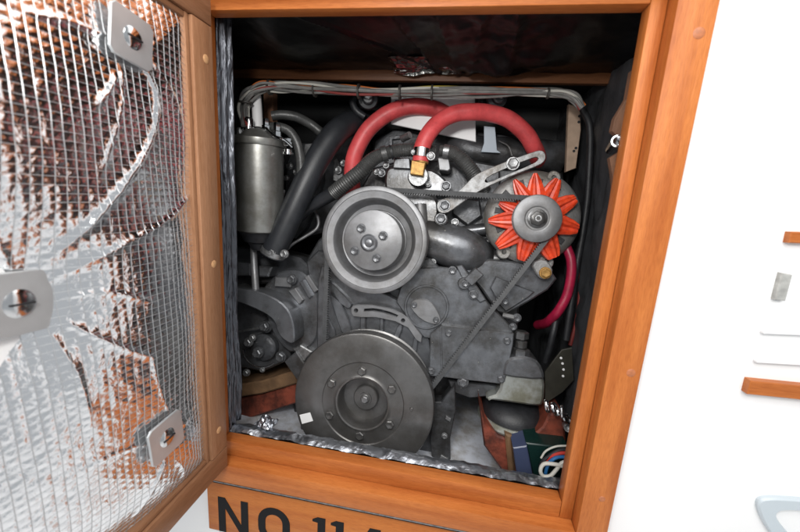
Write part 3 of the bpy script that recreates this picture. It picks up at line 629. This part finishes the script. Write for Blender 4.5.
# ---- left side castings
rw = P('raw_water_pump_cover', [(228, 285), (240, 289), (256, 291), (268, 295), (281, 302), (289, 311), (293, 322), (294.5, 334), (294, 342), (290, 344), (282, 339), (277, 332), (275, 323), (270, 317), (260, 311), (241, 303), (228, 300)], .605, .045, 'paint', bev=.0022, r=1)
fl = P('pump_flange', [(274, 277), (279, 271), (299, 270), (309, 278), (318, 288), (319, 332), (313, 345), (300, 352), (286, 352), (270, 330), (262, 300), (262, 288)], .648, .05, 'paint', bev=.003, r=1)
P('pad', [(275, 277), (292, 278.5), (290, 287.5), (274, 286.5)], .638, .02, 'paint_l', fl, bev=.0015)
P('pad', [(288, 291), (295, 288), (303, 300), (299, 305)], .640, .02, 'paint_l', fl, bev=.0015)
P('pad', [(304, 277), (308, 275), (318, 290), (314, 293)], .640, .02, 'paint_l', fl, bev=.0015)
P('pad', [(299, 282), (303, 280), (312, 296), (309, 299)], .641, .02, 'paint', fl, bev=.0015)
bolt(fl, 291.5, 279.5, .635, 4.2, BOLT_D)
P('side_casting', [(225, 246), (262, 248), (300, 258), (312, 270), (300, 284), (262, 284), (225, 290)], .675, .08, 'paint_d', bev=.004)
P('cast_pad', [(237, 262), (250, 263), (250, 276), (237, 276)], .645, .03, 'paint', bev=.002)
P('cast_pad', [(258, 266), (272, 267), (268, 277), (258, 277)], .645, .03, 'paint', bev=.003)
part('upright_pipe', tube(epath([(253.5, 247, .64), (254, 262, .632), (255, 278, .627), (256, 292, .625)]), rad(3.4, E.at(254, 270, .63)), 14), 'paint_l', eg)
P('side_casting', [(228, 300), (262, 305), (288, 335), (290, 360), (262, 372), (228, 366)], .672, .08, 'paint', bev=.004)
p1, p2 = E.at(232, 333, .66), E.at(263, 327, .645); part('linkage_rod', tube([p1, p2], rad(1.3, p1), 8), 'steel', eg); bolt(eg, 264, 326.5, .64, 4.4, BOLT_D)
part('casting_boss', lathe(E.at(265, 327, .645), E.ey, [(.009, 0), (.0125, .003), (.014, .05)], 24), 'paint_d', eg)
lp = part('impeller_pump', lathe(E.at(262, 348, .655), E.ey, [(.001, .0), (.018, .0), (.021, .002), (.027, .004), (.028, .006), (.028, .05)], 40), 'paint_d', eg)
part('clamp_ring', tube([E.at(262 + 18.5 * math.cos(a), 350 + 17 * math.sin(a), .650) for a in [R_(x) for x in range(50, 190, 12)]], .0013, 8), 'chrome', lp)
for q in ((257.5, 353, 4.6), (280.5, 357, 4.6), (248, 342.5, 3.8), (246, 373, 3), (262, 370, 2.2), (252, 338, 3)): bolt(eg, q[0], q[1], .645, q[2], BOLT_S if q[2] < 4 else BOLT)
P('foot_strut', [(284, 362), (296, 351), (306, 366), (298, 382)], .635, .03, 'paint', bev=.002)
P('foot_strut', [(292, 349), (300, 345), (312, 352), (304, 362)], .64, .03, 'steel', bev=.002)
lr = P('sump_flange', [(434, 402), (441, 402), (455, 384), (456, 410), (450, 440), (451, 482), (434, 482), (430, 440)], .638, .03, 'paint_d', bev=.002)
for q in ((444.5, 436, 2.6), (441, 466, 2.6)): bolt(lr, q[0], q[1], .637, q[2], BOLT_S)
for q in ([(446, 416), (451, 419), (450, 422), (445, 419)], [(441, 455), (448, 459), (446, 462), (440, 458)]): P('small_tab', q, .634, .004, 'steel', lr, bev=.0005)
P('sump', [(320, 440), (440, 440), (436, 500), (330, 500)], .69, .2, 'paint_d', bev=.01)

# ================================================================== ALTERNATOR
DA = .600; pa = E.at(537.5, 218.5, DA); u = pxm(pa)
al = thing('alternator', 'grey alternator with a bright orange bladed cooling fan', 'alternator', E.at(537, 262, .64))
pz = E.at(533.5, 217, .632); uz = pxm(pz)
hs = part('housing', lathe(pz, E.ey, [(r * uz, y) for r, y in ((6, .0), (30, .0), (40, .003), (44.5, .007), (47, .012), (47.6, .016), (47.6, .022), (46, .024), (46, .05), (47, .051), (47, .06), (42, .075), (20, .08))], 64), 'cast', al)
for q in ((554, 177.5, 7), (504, 252, 7), (546, 262, 8)):
    part('ear', prism(E, circ(q[0], q[1], q[2], 16), .636, .02, .0015, holes=(circ(q[0], q[1], 2.2, 8),)), 'cast', hs)
part('mounting_ear', prism(E, [(530, 262), (545, 258), (553, 268), (552, 276), (545, 280), (538, 277)], .628, .035, .002, r=1), 'cast', al)
bolt(al, 545.5, 273, .625, 4.8, BOLT_B)
# fan blades: (tip, tip half width, base half width)
tips = [((515, 179), 2.2, 7), ((536, 172.5), 2.5, 8), ((559, 178.5), 4.5, 7.5), ((577, 198), 5.5, 8), ((579.5, 229), 6.0, 8.5), ((555, 258), 7.5, 9.5), ((523, 261), 6.5, 9), ((497.5, 246.5), 5, 8), ((488.5, 220.5), 3, 8), ((499.5, 202.5), 2.6, 6)]
def blade(tip, tw, bw):
    tw *= 0.85; bw *= 1.3; dpt = .618; c = Vector(E.loc(537, 219, dpt)); T = Vector(E.loc(tip[0], tip[1], dpt)); a = (T - c).normalized(); n = Vector((-a.y, a.x)); L = (T - c).length
    k = pxm(E.at(537, 219, dpt)); r0 = 17 * k; V = []
    st_ = [(r0, bw * k), (r0 + (L - r0) * .35, bw * k * .92), (r0 + (L - r0) * .75, (bw * .45 + tw * .55) * k), (L * .99, tw * k), (L, tw * .85 * k)]
    prof = [(-1, .009), (-.9, .0004), (-.62, -.0016), (-.42, .0022), (-.1, .0026), (.12, -.0030), (.38, -.0034), (.62, .0012), (.9, .0016), (1, .004)]
    for back in (0, 1):
        for r, w in st_:
            for s, dz in prof:
                q = c + a * r + n * (s * w); V.append(E.w(q.x, dpt + dz * (1 - .45 * (r - r0) / (L - r0)) + .0012 * back + .004 * (r - r0) / (L - r0), q.y))
    F = []; m = len(prof); N = len(st_) * m
    for i in range(len(st_) - 1):
        for j in range(m - 1):
            q = [i * m + j, i * m + j + 1, (i + 1) * m + j + 1, (i + 1) * m + j]; F += [q, [N + x for x in reversed(q)]]
        for j in (0, m - 1): F.append([i * m + j, (i + 1) * m + j, N + (i + 1) * m + j, N + i * m + j])
    for i in (0, len(st_) - 1):
        for j in range(m - 1): F.append([i * m + j, i * m + j + 1, N + i * m + j + 1, N + i * m + j])
    return V, F
for k in range(12):
    a = 2 * math.pi * (k + .35) / 12; ca, sa = math.cos(a), math.sin(a)
    if k in (10, 11): pass
    q = [(533.5 + ca * r_ - sa * w_, 217 + sa * r_ + ca * w_) for r_, w_ in ((29, -2.2), (39, -3), (39, 3), (29, 2.2))]
    part('vent', prism(E, q, .6315, .003, .0004), 'rubber', hs)
fan = part('fan', lathe(E.at(537, 219, .6165), E.ey, [(.012, 0), (23 * u, 0), (24.5 * u, .002), (24.5 * u, .004), (.012, .004)], 40), 'orange', al, angle=30)
for t_ in tips: part('fan_blade', blade(*t_), 'orange', fan)
ap = part('pulley', lathe(pa, E.ey, [(r * u, y) for r, y in ((.01, .001), (11.5, .001), (12.2, .0002), (13, 0), (22.6, 0), (23.6, .0008), (24, .0022), (24, .0035), (19, .010), (19, .0115), (23.6, .0155), (23.6, .0165), (8, .0166))], 64), 'paint_l', al)
part('pulley_nut', join(lathe(pa, E.ey, [(9.6 * u, .0012), (9.6 * u, -.0006), (8.6 * u, -.0012), (4 * u, -.0012)], 32), lathe(pa, E.ey, [(3.4 * u, -.0056), (6.4 * u, -.0056), (7.6 * u, -.0046), (7.8 * u, -.001)], 6)), 'paint', ap)
part('shaft_end', lathe(pa, E.ey, [(.01 * u, -.0052), (1.6 * u, -.0052), (1.9 * u, -.0068), (3.2 * u, -.0068), (3.6 * u, -.0056), (3.6 * u, 0)], 20), 'steel', ap)

# ================================================================== BELT
DB = .6125
def cl(px, py, d): return Vector(E.loc(px, py, d))
ccr = Vector(((pc - CAM).dot(E.ex), (pc - CAM).dot(E.ez))); cwp = Vector(((pw - CAM).dot(E.ex), (pw - CAM).dot(E.ez))); cal = Vector(((pa - CAM).dot(E.ex), (pa - CAM).dot(E.ez)))
rcr, rwp, ral = 49 * pxm(pc), 54.5 * pxm(pw), 23 * pxm(pa)
def tang(c1, r1, c2, r2):                      # outer tangent, the loop runs anticlockwise
    d = c2 - c1; L = d.length; a = math.atan2(d.y, d.x); g = math.acos((r1 - r2) / L); t = a - g
    n = Vector((math.cos(t), math.sin(t))); return c1 + n * r1, c2 + n * r2, t
circs = [(ccr, rcr), (cal, ral), (cwp, rwp)]
segs = [tang(*circs[i], *circs[(i + 1) % 3]) for i in range(3)]
pts = []
for i in range(3):
    a0 = segs[i - 1][2]; a1 = segs[i][2]
    while a1 < a0: a1 += 2 * math.pi
    c, r = circs[i]; k = max(3, int((a1 - a0) * r / .003))
    for j in range(k): a = a0 + (a1 - a0) * j / k; pts.append(c + Vector((math.cos(a), math.sin(a))) * r)
    p, q = segs[i][0], segs[i][1]; k = int((q - p).length / .003)
    for j in range(k): pts.append(p.lerp(q, j / k))
# resample evenly, with cogs on the inner side
V, F = [], []; n = len(pts); tot = 0; seg = 0.00215; out = []
acc = 0
for i in range(n):
    a, b = pts[i], pts[(i + 1) % n]; L = (b - a).length
    while acc < L: out.append((a.lerp(b, acc / L), (b - a).normalized())); acc += seg
    acc -= L
if len(out) % 2: out.pop()
hw = .0052; n = len(out)
for i, (p, tdir) in enumerate(out):
    nin = Vector((-tdir.y, tdir.x)); dep = .0096 if i % 2 else .0066
    for o_, dd, s in ((0, -hw, 0), (0, hw, 0), (dep, hw * .72, 0), (dep, -hw * .72, 0)):
        q = p + nin * o_; V.append(E.w(q.x, DB + dd, q.y))
for i in range(n):
    j = (i + 1) % n
    for k in range(4): F.append([i * 4 + k, i * 4 + (k + 1) % 4, j * 4 + (k + 1) % 4, j * 4 + k])
solo('drive_belt', (V, F), 'belt', 'cogged black rubber belt looped around the three pulleys', 'belt', angle=25)

# ================================================================== FILTER
Yc = .615
fc = C.at(260, 190, Yc); uf = pxm(fc)
ztop, zbot = C.at(260, 146, Yc).z, C.at(260, 231, Yc).z
ft = thing('fuel_filter', 'tall satin steel filter canister with a black collar at the left', 'filter', (fc.x, fc.y, zbot - .03))
UP = Vector((0, 0, 1)); fo = Vector((fc.x, fc.y, 0))
part('canister', lathe(fo, UP, [(.02, zbot), (21.2 * uf, zbot), (22.3 * uf, zbot + .002), (22.6 * uf, zbot + .006), (22.6 * uf, ztop), (20 * uf, ztop + .001)], 64), 'can', ft)
part('head', lathe(fo, UP, [(20 * uf, ztop - .001), (24.6 * uf, ztop - .0005), (25.2 * uf, ztop + .002), (25.2 * uf, ztop + .010), (24 * uf, ztop + .0125), (17 * uf, ztop + .017), (13 * uf, ztop + .026), (6 * uf, ztop + .028), (.001, ztop + .028)], 64), 'can', ft)
part('collar', lathe(fo, UP, [(.001, zbot - .034), (9 * uf, zbot - .034), (10 * uf, zbot - .03), (12 * uf, zbot - .022), (16 * uf, zbot - .018), (19 * uf, zbot - .006), (21.5 * uf, zbot - .0005), (10 * uf, zbot)], 48), 'rubber', ft)
for q in ((249, 127, 4.4, 9), (266, 125, 3.2, 6), (240, 134, 3, 6), (277, 131, 3.4, 8), (288, 142, 3.4, 4), (288, 152, 4, 3)):
    p = C.at(q[0], q[1], Yc - .012); r = q[2] * pxm(p); h = q[3] * pxm(p)
    part('fitting', join(lathe(p, UP, [(r * .01, h), (r * .8, h), (r, h * .8), (r, 0), (r * 1.3, -h * .1), (r * 1.3, -h * .8), (r, -h)], 6 if q[2] < 4 else 16)), 'chrome' if q[2] > 3.1 else 'steel', ft)
part('banjo_pipe', tube([C.at(*p) for p in ((266, 128, .595), (274, 136, .59), (284, 140, .59), (292, 147, .60))], .0026, 10), 'chrome', ft)
bolt(ft, 249, 238, .60, 4, BOLT, 'drain_nut', F=C)

# ================================================================== HOSES
def hose(name, pts, r, m, label, cat='hose', F=E, ripple=0, n=10, sides=18, group=None):
    p = [F.at(*q[:3]) for q in pts]; rr = [(q[3] if len(q) > 3 else r) * pxm(a) for q, a in zip(pts, p)]
    return solo(name, tube(list(zip(p, rr)), 0, sides, n, ripple), m, label, cat, group)
hb_ = hose('coolant_hose', [(272, 256, .615), (280, 238, .615), (294, 208, .618), (308, 178, .625), (322, 152, .64), (338, 131, .66), (356, 122, .70), (378, 124, .75)], 12, 'hose', 'thick smooth black hose sloping down from top centre to the lower left', n=14, sides=24)
cl_ = thing('hose_clamp', 'shiny hose clamp at the bottom end of the thick black hose', 'hose clamp', E.at(275, 256, .60))
a, b = E.at(274.5, 250, .6145), E.at(272.6, 254.5, .615)
part('band', tube([a, b], 12.6 * pxm(a), 28), 'steel', cl_); bolt(cl_, 284, 254, .597, 3.6, BOLT_S, 'clamp_screw'); bolt(cl_, 272, 252.5, .596, 3, BOLT_S, 'clamp_screw')
hose('corrugated_hose', [(333, 194, .640, 7.5), (345, 184, .635, 7.5), (360, 172, .635, 7.5), (372, 160, .637, 7), (384, 154, .64, 6.5), (400, 150.5, .645, 6.5), (420, 150, .65, 6.5), (436, 152, .655, 6)], 7, 'greyhose', 'grey hose with ribbed sleeve arching over the big top pulley', ripple=.035, n=16)
hose('coolant_pipe', [(298, 218, .66, 6), (308, 208, .65, 6), (320, 201, .645, 6.5), (334, 193, .64, 6.6)], 6.4, 'hose', 'short glossy dark pipe at the lower end of the grey ribbed hose', cat='pipe')
ck = thing('hose_clamp', 'dark worm clamp around the ribbed grey hose', 'hose clamp', E.at(384, 158, .64))
a, b = E.at(382, 154.5, .6395), E.at(387, 153.2, .6405); part('band', tube([a, b], 7.8 * pxm(a), 24), 'greyhose', ck)
a, b = E.at(390.5, 152.5, .641), E.at(392, 152.1, .6415); part('band', tube([a, b], 7.4 * pxm(a), 24), 'rubber', ck)
hose('corrugated_hose', [(440, 151, .650, 5.5), (450, 152, .648, 6.5), (460, 158, .648, 7.2), (470, 169, .65, 7.5), (478, 181, .655, 7.5), (484, 192, .665, 7.5)], 7, 'greyhose', 'grey ribbed hose dropping behind the slotted steel lever', ripple=.03, n=14)
ck = thing('hose_clamp', 'bright steel clamp at the top of the hose behind the slotted lever', 'hose clamp', E.at(448, 156, .64))
a, b = E.at(443.5, 151, .648), E.at(449, 151.8, .648); part('band', tube([a, b], 6.6 * pxm(a), 24), 'steel', ck)
hose('filter_hose', [(272, 116, .62), (282, 115, .625), (296, 117, .635), (310, 124, .65), (322, 133, .66), (335, 140, .69)], 4.6, 'greyhose', 'thin grey hose running right from the filter top to the thick black hose', n=12)
hose('filter_hose', [(268, 128, .60), (278, 127, .60), (290, 132, .605), (298, 146, .61), (301, 166, .615), (300, 190, .62), (297, 212, .64)], 4.6, 'greyhose', 'thin grey hose curving down between the filter and the thick black hose', n=12)
hose('thin_pipe', [(312, 205, .69), (318, 218, .685), (317, 228, .68), (306, 236, .675), (294, 243, .665), (286, 250, .65)], 1.6, 'paint_l', 'thin metal pipe curving beside the left edge of the top pulley', cat='pipe')
hose('thin_pipe', [(284, 190, .66), (282, 205, .66), (285, 222, .66), (290, 236, .66)], 1.4, 'steel', 'thin bare metal pipe just right of the filter canister', cat='pipe')
hose('red_hose', [(358, 206, .70), (353, 190, .69), (352, 172, .685), (355, 154, .68), (365, 134, .68), (376, 122, .68), (390, 112.5, .68), (405, 107.5, .685), (420, 106.5, .69), (437, 110, .70), (452, 118, .71), (464, 130, .73)], 8, 'red_hose', 'red hose arching at the back, behind the one with the brass elbow', n=12, sides=24)
hose('red_hose', [(420.5, 162, .630), (422, 148, .630), (429, 133, .632), (441, 120.5, .640), (456, 113.5, .645), (471, 112, .65), (488, 113, .66), (508, 119, .67), (525, 133, .68), (533, 146, .69), (537, 155, .71), (538, 162, .74)], 8.2, 'red_hose', 'red hose in front, arching from the brass elbow to the slotted lever', n=12, sides=24)
ck = thing('hose_clamp', 'silver band clamp on the red hose above the brass elbow', 'hose clamp', E.at(421, 160, .62))
a, b = E.at(420.9, 157.5, .630), E.at(422, 149, .630)
part('band', tube([a, b], 9.3 * pxm(a), 28), 'chrome', ck); bolt(ck, 431, 156, .618, 3.4, BOLT_S, 'clamp_screw'); bolt(ck, 413.5, 152, .620, 2.2, BOLT_S, 'clamp_screw')
be = thing('brass_elbow', 'brass elbow fitting under the clamped end of the red hose', 'pipe fitting', E.at(418, 182, .63))
part('body', prism(E, [(411.5, 160), (425.5, 162.5), (423, 176), (410, 174)], .620, .018, .0012), 'brass', be)
part('neck', tube(epath([(421, 163, .630), (422.5, 155, .630)]), 7.4 * pxm(E.at(421, 160, .63)), 18), 'brass', be)
part('base_ring', tube(epath([(418, 176, .632), (419.5, 177, .65)]), 9.5 * pxm(E.at(418, 177, .64)), 24), 'steel', be)
hose('magenta_hose', [(566, 246, .655), (571, 260, .650), (571, 276, .648), (567, 295, .648), (559, 310, .65), (552, 318, .665), (546, 323, .69), (538, 325, .73)], 4.6, 'pink_hose', 'magenta hose curving down at the right behind the alternator')
hose('thin_pipe', [(578, 262, .69), (580, 290, .69), (577, 318, .69), (570, 345, .69)], 2.0, 'wire_r2', 'thin dark red cable right of the magenta hose', cat='cable')
for i, q in enumerate(([(556, 320, .665), (553, 334, .66), (549, 350, .665), (545, 362, .67)], [(582, 108, .66), (590, 130, .67), (588, 190, .68), (583, 230, .68), (576, 270, .67), (571, 305, .66), (566, 340, .66)])):
    hose('black_cable', q, 3.2, 'rubber', ('black cable hanging below the magenta hose', 'black cable running down the right side behind the alternator')[i], cat='cable')

# ================================================================== CABLE BUNDLE
cb = thing('cable_bundle', 'bundle of grey, white, red and yellow wires tied under the beam', 'cable bundle', C.at(400, 96, .67))
core = [(246, 128, .60), (243, 110, .61), (249, 96, .62), (262, 88, .63), (282, 86, .64), (310, 88, .65), (345, 90, .655), (385, 92, .66), (430, 92, .66), (480, 92, .66), (530, 92, .66), (560, 93, .655), (574, 98, .65), (582, 108, .65)]
rng = random.Random(3)
wires = ['wire_g', 'wire_g', 'wire_w', 'wire_g', 'wire_r', 'wire_w', 'wire_g', 'wire_o', 'wire_y', 'wire_g', 'wire_w', 'wire_g', 'wire_g', 'wire_r2', 'wire_g']
for i, m_ in enumerate(wires):
    a = 2 * math.pi * i / len(wires); ph_ = rng.uniform(0, 6); Pp = []
    for k, q in enumerate(core):
        p = C.at(*q); uu = pxm(p); sp = (4.0 if k < 5 else 3.4 if k < 10 else 2.6) * uu * (1 if i else 0)
        T = (C.at(*core[min(k + 1, len(core) - 1)]) - C.at(*core[max(k - 1, 0)])).normalized(); U = T.cross(Vector((0, -1, 0))).normalized(); B = T.cross(U)
        aa = a + .35 * math.sin(ph_ + k * .8); rr_ = sp * (.85 + .6 * math.sin(ph_ * 3 + k * 1.9))
        Pp.append(p + (U * math.cos(aa) + B * math.sin(aa)) * rr_)
    part('wire', tube(Pp, (1.25 if i % 3 else 1.7) * pxm(Pp[5]), 8, 6), m_, cb)
for q in ((245.5, 103, 'v'), (270, 87.5, 'h'), (315, 89.5, 'h'), (359, 91.5, 'h'), (400, 92.5, 'h'), (432, 92.5, 'h'), (548, 93.5, 'h')):
    p = C.at(q[0], q[1], .612 if q[2] == 'v' else .656 if q[0] > 300 else .638); ax = Vector((0, 0, 1)) if q[2] == 'v' else Vector((1, 0, 0)); rr_ = (7.2 if q[0] < 450 else 5.4) * pxm(p)
    part('cable_tie', lathe(p, ax, [(rr_ * .9, -.0016), (rr_, -.0014), (rr_, .0014), (rr_ * .9, .0016)], 20), 'tie', cb)
solo('conduit', tube([C.at(256, 96, .64), C.at(257, 110, .635), C.at(258, 128, .63)], 5 * pxm(C.at(257, 110, .635)), 14), 'white', 'short white plastic conduit standing behind the filter top', 'conduit')
# ---- things on the back wall
def cb_(name, pts, d, t, m, label, cat, **k): return solo(name, prism(C, pts, d, t, **k), m, label, cat)
cb_('wood_batten', [(263, 92), (272.5, 92), (272.5, 122), (263, 122)], .72, .02, 'ply', 'short brown wooden batten upright behind the filter', 'batten')
wpn = cb_('white_panel', [(391, 97), (475, 97), (476, 142), (391, 124)], .722, .006, 'white', 'white panel on the back wall framed by the red hoses', 'panel', bev=.001)
part('panel_mark', prism(C, [(395, 100), (401, 100), (402, 104), (396, 105)], .7205, .001, .0002), 'wire_b', wpn)
cb_('blue_grey_plate', [(484, 126), (495, 127), (497, 150), (501, 153), (481, 152), (484, 143)], .71, .004, 'greyblue', 'small pale blue-grey plate seen under the front red hose', 'plate', bev=.0006)
bs = cb_('plywood_strip', [(569, 104), (580, 107), (581, 130), (576, 168), (566, 172)], .72, .012, 'tan', 'tan plywood strip upright at the back right corner', 'strip', bev=.001)
for q in ((579.5, 116), (579, 122), (576, 148), (574, 151)):
    p = C.at(*q, .7195); part('staple', lathe(p, Y_, [(.0001, -.0006), (.0022, -.0006), (.0025, .0004)], 10), 'rubber', bs)
for q, lb in (((368, 99), 'black pipe fitting below the cable bundle, left of the white panel'), ((497, 98), 'black pipe fitting below the cable bundle, right of the white panel')):
    t_ = thing('pipe_fitting', lb, 'pipe fitting', C.at(q[0], q[1] + 6, .70))
    p = C.at(q[0], q[1], .69); part('body', lathe(p, Vector((.25, -1, -.1)), [(.017, -.03), (.019, 0), (.017, .004), (.011, .005), (.0105, .014), (.008, .016), (.001, .016)], 24), 'hose', t_)
    part('cap_nut', lathe(p + Vector((.004, -.016, .003)), Vector((.25, -1, -.1)), [(.008, 0), (.008, .005), (.006, .0065), (.001, .007)], 6), 'steel', t_)
    p = C.at(q[0] - 13, q[1] + 5, .70); part('elbow', tube([p + Vector((0, 0, .012)), p + Vector((-.003, -.004, 0)), p + Vector((.006, -.004, -.014)), p + Vector((.02, .0, -.022))], .0065, 14), 'hose', t_)
# right side bits
cb_('plywood_edge', [(632, 70), (627, 98), (615, 118), (612, 131), (622, 140), (622, 150), (610, 158), (612, 170), (614, 186), (612, 205), (607, 235), (604, 262), (600, 290), (585, 380), (583, 400), (578, 440), (610, 440), (640, 280), (668, 70)], .495, .010, 'ply', 'rough torn plywood edge just inside the right jamb', 'board', bev=.0008)
pp = C.at(617.5, 141, .487)
solo('pipe_end', join(lathe(pp, Vector((-.25, -1, .05)), [(.0055, -.05), (.0075, -.05), (.0078, .0), (.007, .001), (.0052, .001), (.005, -.02), (.0001, -.02)], 28)), 'chrome', 'open end of a small chrome tube poking from the plywood at the upper right', 'tube')
pt = thing('perforated_bracket', 'dark bracket with a row of four small white studs at the right', 'bracket', C.at(555, 395, .60))
M['olive'] = mat('olive bracket paint', (0.035, 0.033, 0.025), 0.5, var=0.3, vscale=60)
part('plate', prism(C, [(545, 372), (562, 350), (572, 348), (574, 380), (563, 392), (545, 404)], .605, .004, .0006), 'olive', pt)
for q in ((561, 358), (562.5, 363.5), (563.5, 369.5), (563, 376)): part('stud', lathe(C.at(*q, .6045), Y_, [(.0001, -.002), (.0018, -.0015), (.0022, .0)], 12), 'white', pt)
sk = thing('shackle_chain', 'row of shiny steel links leading down to a tube end in the lower right corner', 'chain', C.at(560, 432, .545))
for q in ((547, 406, .552, 4.2), (555, 409, .549, 4.6), (562, 412, .546, 4.2), (567, 419, .544, 4.4)):
    p = C.at(*q[:3]); r = q[3] * pxm(p); a_ = random.uniform(0, 3)
    part('link', tube([p + Vector((math.cos(t) * r * math.cos(a_), math.sin(t) * r * .6, math.cos(t) * r * math.sin(a_) + math.sin(t) * r * .6)) for t in [R_(x) for x in range(0, 361, 30)]], r * .42, 10, 3), 'chrome', sk)
p = C.at(568.5, 428, .538); part('tube_end', lathe(p, Vector((-.2, -1, .45)), [(.004, -.03), (.0066, -.028), (.0068, 0), (.006, .001), (.0045, .0008), (.0042, -.01), (.0001, -.01)], 24), 'steel', sk)
cb_('wood_sliver', [(583, 383), (587, 383), (582, 430), (577, 455), (572, 450), (576, 400)], .485, .006, 'ply', 'pale splintered wood sliver against the lower right jamb', 'offcut', bev=.0005)
# foil scraps on the sill at the left
fs = sheet(lambda u, v: Vector((C.at(248 + 24 * u, 0, .50).x, .487 + .03 * v, ZB + .004 + .012 * math.sin(math.pi * u) * math.sin(math.pi * v) + .007 * fbm((u, v, 2), 4))), 22, 16)
solo('foil_scrap', fs, 'foil_s', 'small crumpled scrap of foil on the sill at the bottom left', 'foil scrap', angle=15)

# ================================================================== ENGINE BEDS, MOUNTS
def bed(pts, d, t, label, top):
    o = thing('engine_bed', label, 'engine bed', E.at(pts[0][0], pts[-1][1], d), 'engine beds')
    part('beam', prism(E, pts, d, t, .003), 'redbed', o); part('wood_cap', prism(E, top, d - .006, t, .003), 'tanbed', o)
bed([(215, 402), (262, 395), (296, 384), (300, 402), (262, 414), (232, 425), (215, 426)], .66, .22, 'red painted engine bed with tan cap at the lower left', [(215, 388), (262, 381), (296, 370), (297, 384), (262, 394), (215, 401)])
bed([(479, 400), (486, 424), (498, 436), (515, 441), (531, 437), (543, 427), (549, 414), (563, 412), (566, 440), (562, 492), (510, 482), (484, 446)], .605, .28, 'red painted engine bed under the cream mount at the lower right', [(505, 434), (512, 436), (516, 480), (509, 478)])
mt = thing('engine_mount', 'rubber engine mount with greasy cream cap between engine and right bed', 'engine mount', C.at(515, 425, .60))
mo = C.at(513, 408, .625); um = pxm(mo)
part('base_ring', lathe(mo, UP, [(28 * um, -.022), (33 * um, -.021), (34 * um, -.016), (32 * um, -.008), (20 * um, -.006)], 48), 'cream', mt)
part('rubber_dome', lathe(mo, UP, [(31 * um, -.012), (30.5 * um, -.002), (27 * um, .008), (20 * um, .016), (8 * um, .018)], 48), 'rubber', mt)
dom = C.at(516, 398, .625)
part('cap', prism(E, [(488, 398), (499, 394), (503, 374), (513, 371), (540, 373), (545, 380), (544, 404), (538, 407), (505, 402), (486, 400)], .618, .05, .004, r=1), 'cream', mt)
part('bracket_top', prism(E, [(503, 372), (505, 362), (513, 357), (530, 357), (540, 363), (545, 376), (543, 381), (503, 377)], .612, .05, .004, r=1), 'paint', mt)
for z_, r_, nm in ((352, 8.5, 'nut'), (344, 6, 'stud'), (335, 7.5, 'nut')):
    p = E.at(521, z_, .63); r = r_ * pxm(p); part(nm, lathe(p, E.ez, [(.001, .007), (r * .8, .007), (r, .005), (r, -.005), (r * .8, -.007)], 6 if nm == 'nut' else 20), 'paint', mt)
part('washer', lathe(E.at(521, 358, .63), E.ez, [(.001, .002), (.017, .002), (.018, 0), (.017, -.002)], 28), 'paint_l', mt)
# drain hole on the pale hull
hp = zplane(477, 471, ZBil + .001)
solo('drain_hole', lathe(hp + Vector((0, 0, .0015)), UP, [(.0001, .001), (.0035, .001), (.0045, 0), (.0045, -.002)], 16), 'rubber', 'small black hole in the pale bilge floor', 'drain hole')
# ---- terminal box with wires
tb = thing('terminal_box', 'dark green box with clear blue side and loose wires in the lower right corner', 'junction box', C.at(540, 478, .52))
part('box', prism(C, [(526, 443), (568, 448), (572, 490), (536, 486)], .535, .045, .0015), 'green', tb)
part('clear_side', prism(C, [(513, 448), (527, 446), (535, 486), (518, 484)], .53, .04, .0015), 'blue', tb)
def wire(pts, r, m, lab, n=8):
    p = [C.at(*q) for q in pts]; return solo('loose_wire', tube(p, r * pxm(p[0]), 10, n), m, lab, 'wire')
wire([(572, 461, .505), (562, 463, .503), (556, 470, .502), (550, 476, .502), (543, 476, .503), (540.5, 470, .503), (544, 464, .503), (553, 464, .502), (562, 466, .502), (573, 470, .504)], 1.9, 'wire_w', 'thick cream wire twisted into a loop in the lower right corner')
wire([(541, 458, .52), (546, 451, .52), (556, 446.5, .52), (568, 446, .52), (576, 448, .52)], 1.0, 'wire_w', 'thin white wire arching over the green box')
wire([(545, 462, .517), (552, 456, .515), (562, 453, .515), (575, 454, .516)], 1.7, 'wire_r', 'red wire curving over the dark green box')
wire([(545, 476, .512), (547, 467, .51), (551, 461, .51), (559, 457, .512), (574, 458, .514)], 1.7, 'wire_b', 'blue wire beside the cream loop')
wire([(540, 474, .515), (541, 464, .514), (549, 456, .516), (560, 450, .518), (575, 451, .518)], 1.6, 'wire_k', 'black wire between the red wire and the thin white arc')

# ================================================================== THINGS ON THE WHITE WALL AT THE RIGHT
def wb(name, pts, t, m, label, cat, **k): return solo(name, prism(C, pts, YW - t, t, **k), m, label, cat)
wb('wood_strip', [(791.5, 232), (840, 233), (838, 245), (789, 243)], .008, 'wood_h', 'short orange wood strip on the white wall, level with the alternator', 'trim', bev=.001)
wb('wood_strip', [(751, 381), (850, 391), (849, 405), (747.5, 394.5)], .010, 'wood_h', 'orange wood strip lower on the white wall at the right edge', 'trim', bev=.001)
wb('grey_latch', [(782, 273), (793, 275), (786, 301), (775, 300)], .006, 'greyplastic', 'small grey upright latch plate on the white wall', 'latch', bev=.001)
wb('shelf_edge', [(764, 332), (850, 335), (850, 337.5), (764, 334)], .006, 'white', 'thin white ledge below the grey latch', 'ledge', bev=.0006)
wb('shelf_edge', [(757, 361), (850, 366), (850, 368.5), (757, 363)], .006, 'white', 'thin white ledge just above the lower orange wood strip', 'ledge', bev=.0006)
ro = [(757, 502), (770, 498), (820, 502), (860, 506), (850, 560), (800, 560), (775, 540), (762, 520)]
ri = [(776, 514), (784, 510), (820, 513), (845, 516), (838, 548), (806, 548), (790, 535), (779, 522)]
wb('rounded_frame', ro, .006, 'paleblue', 'pale blue rounded plastic frame at the bottom right corner', 'plastic frame', bev=.002, r=2, holes=(ri,))
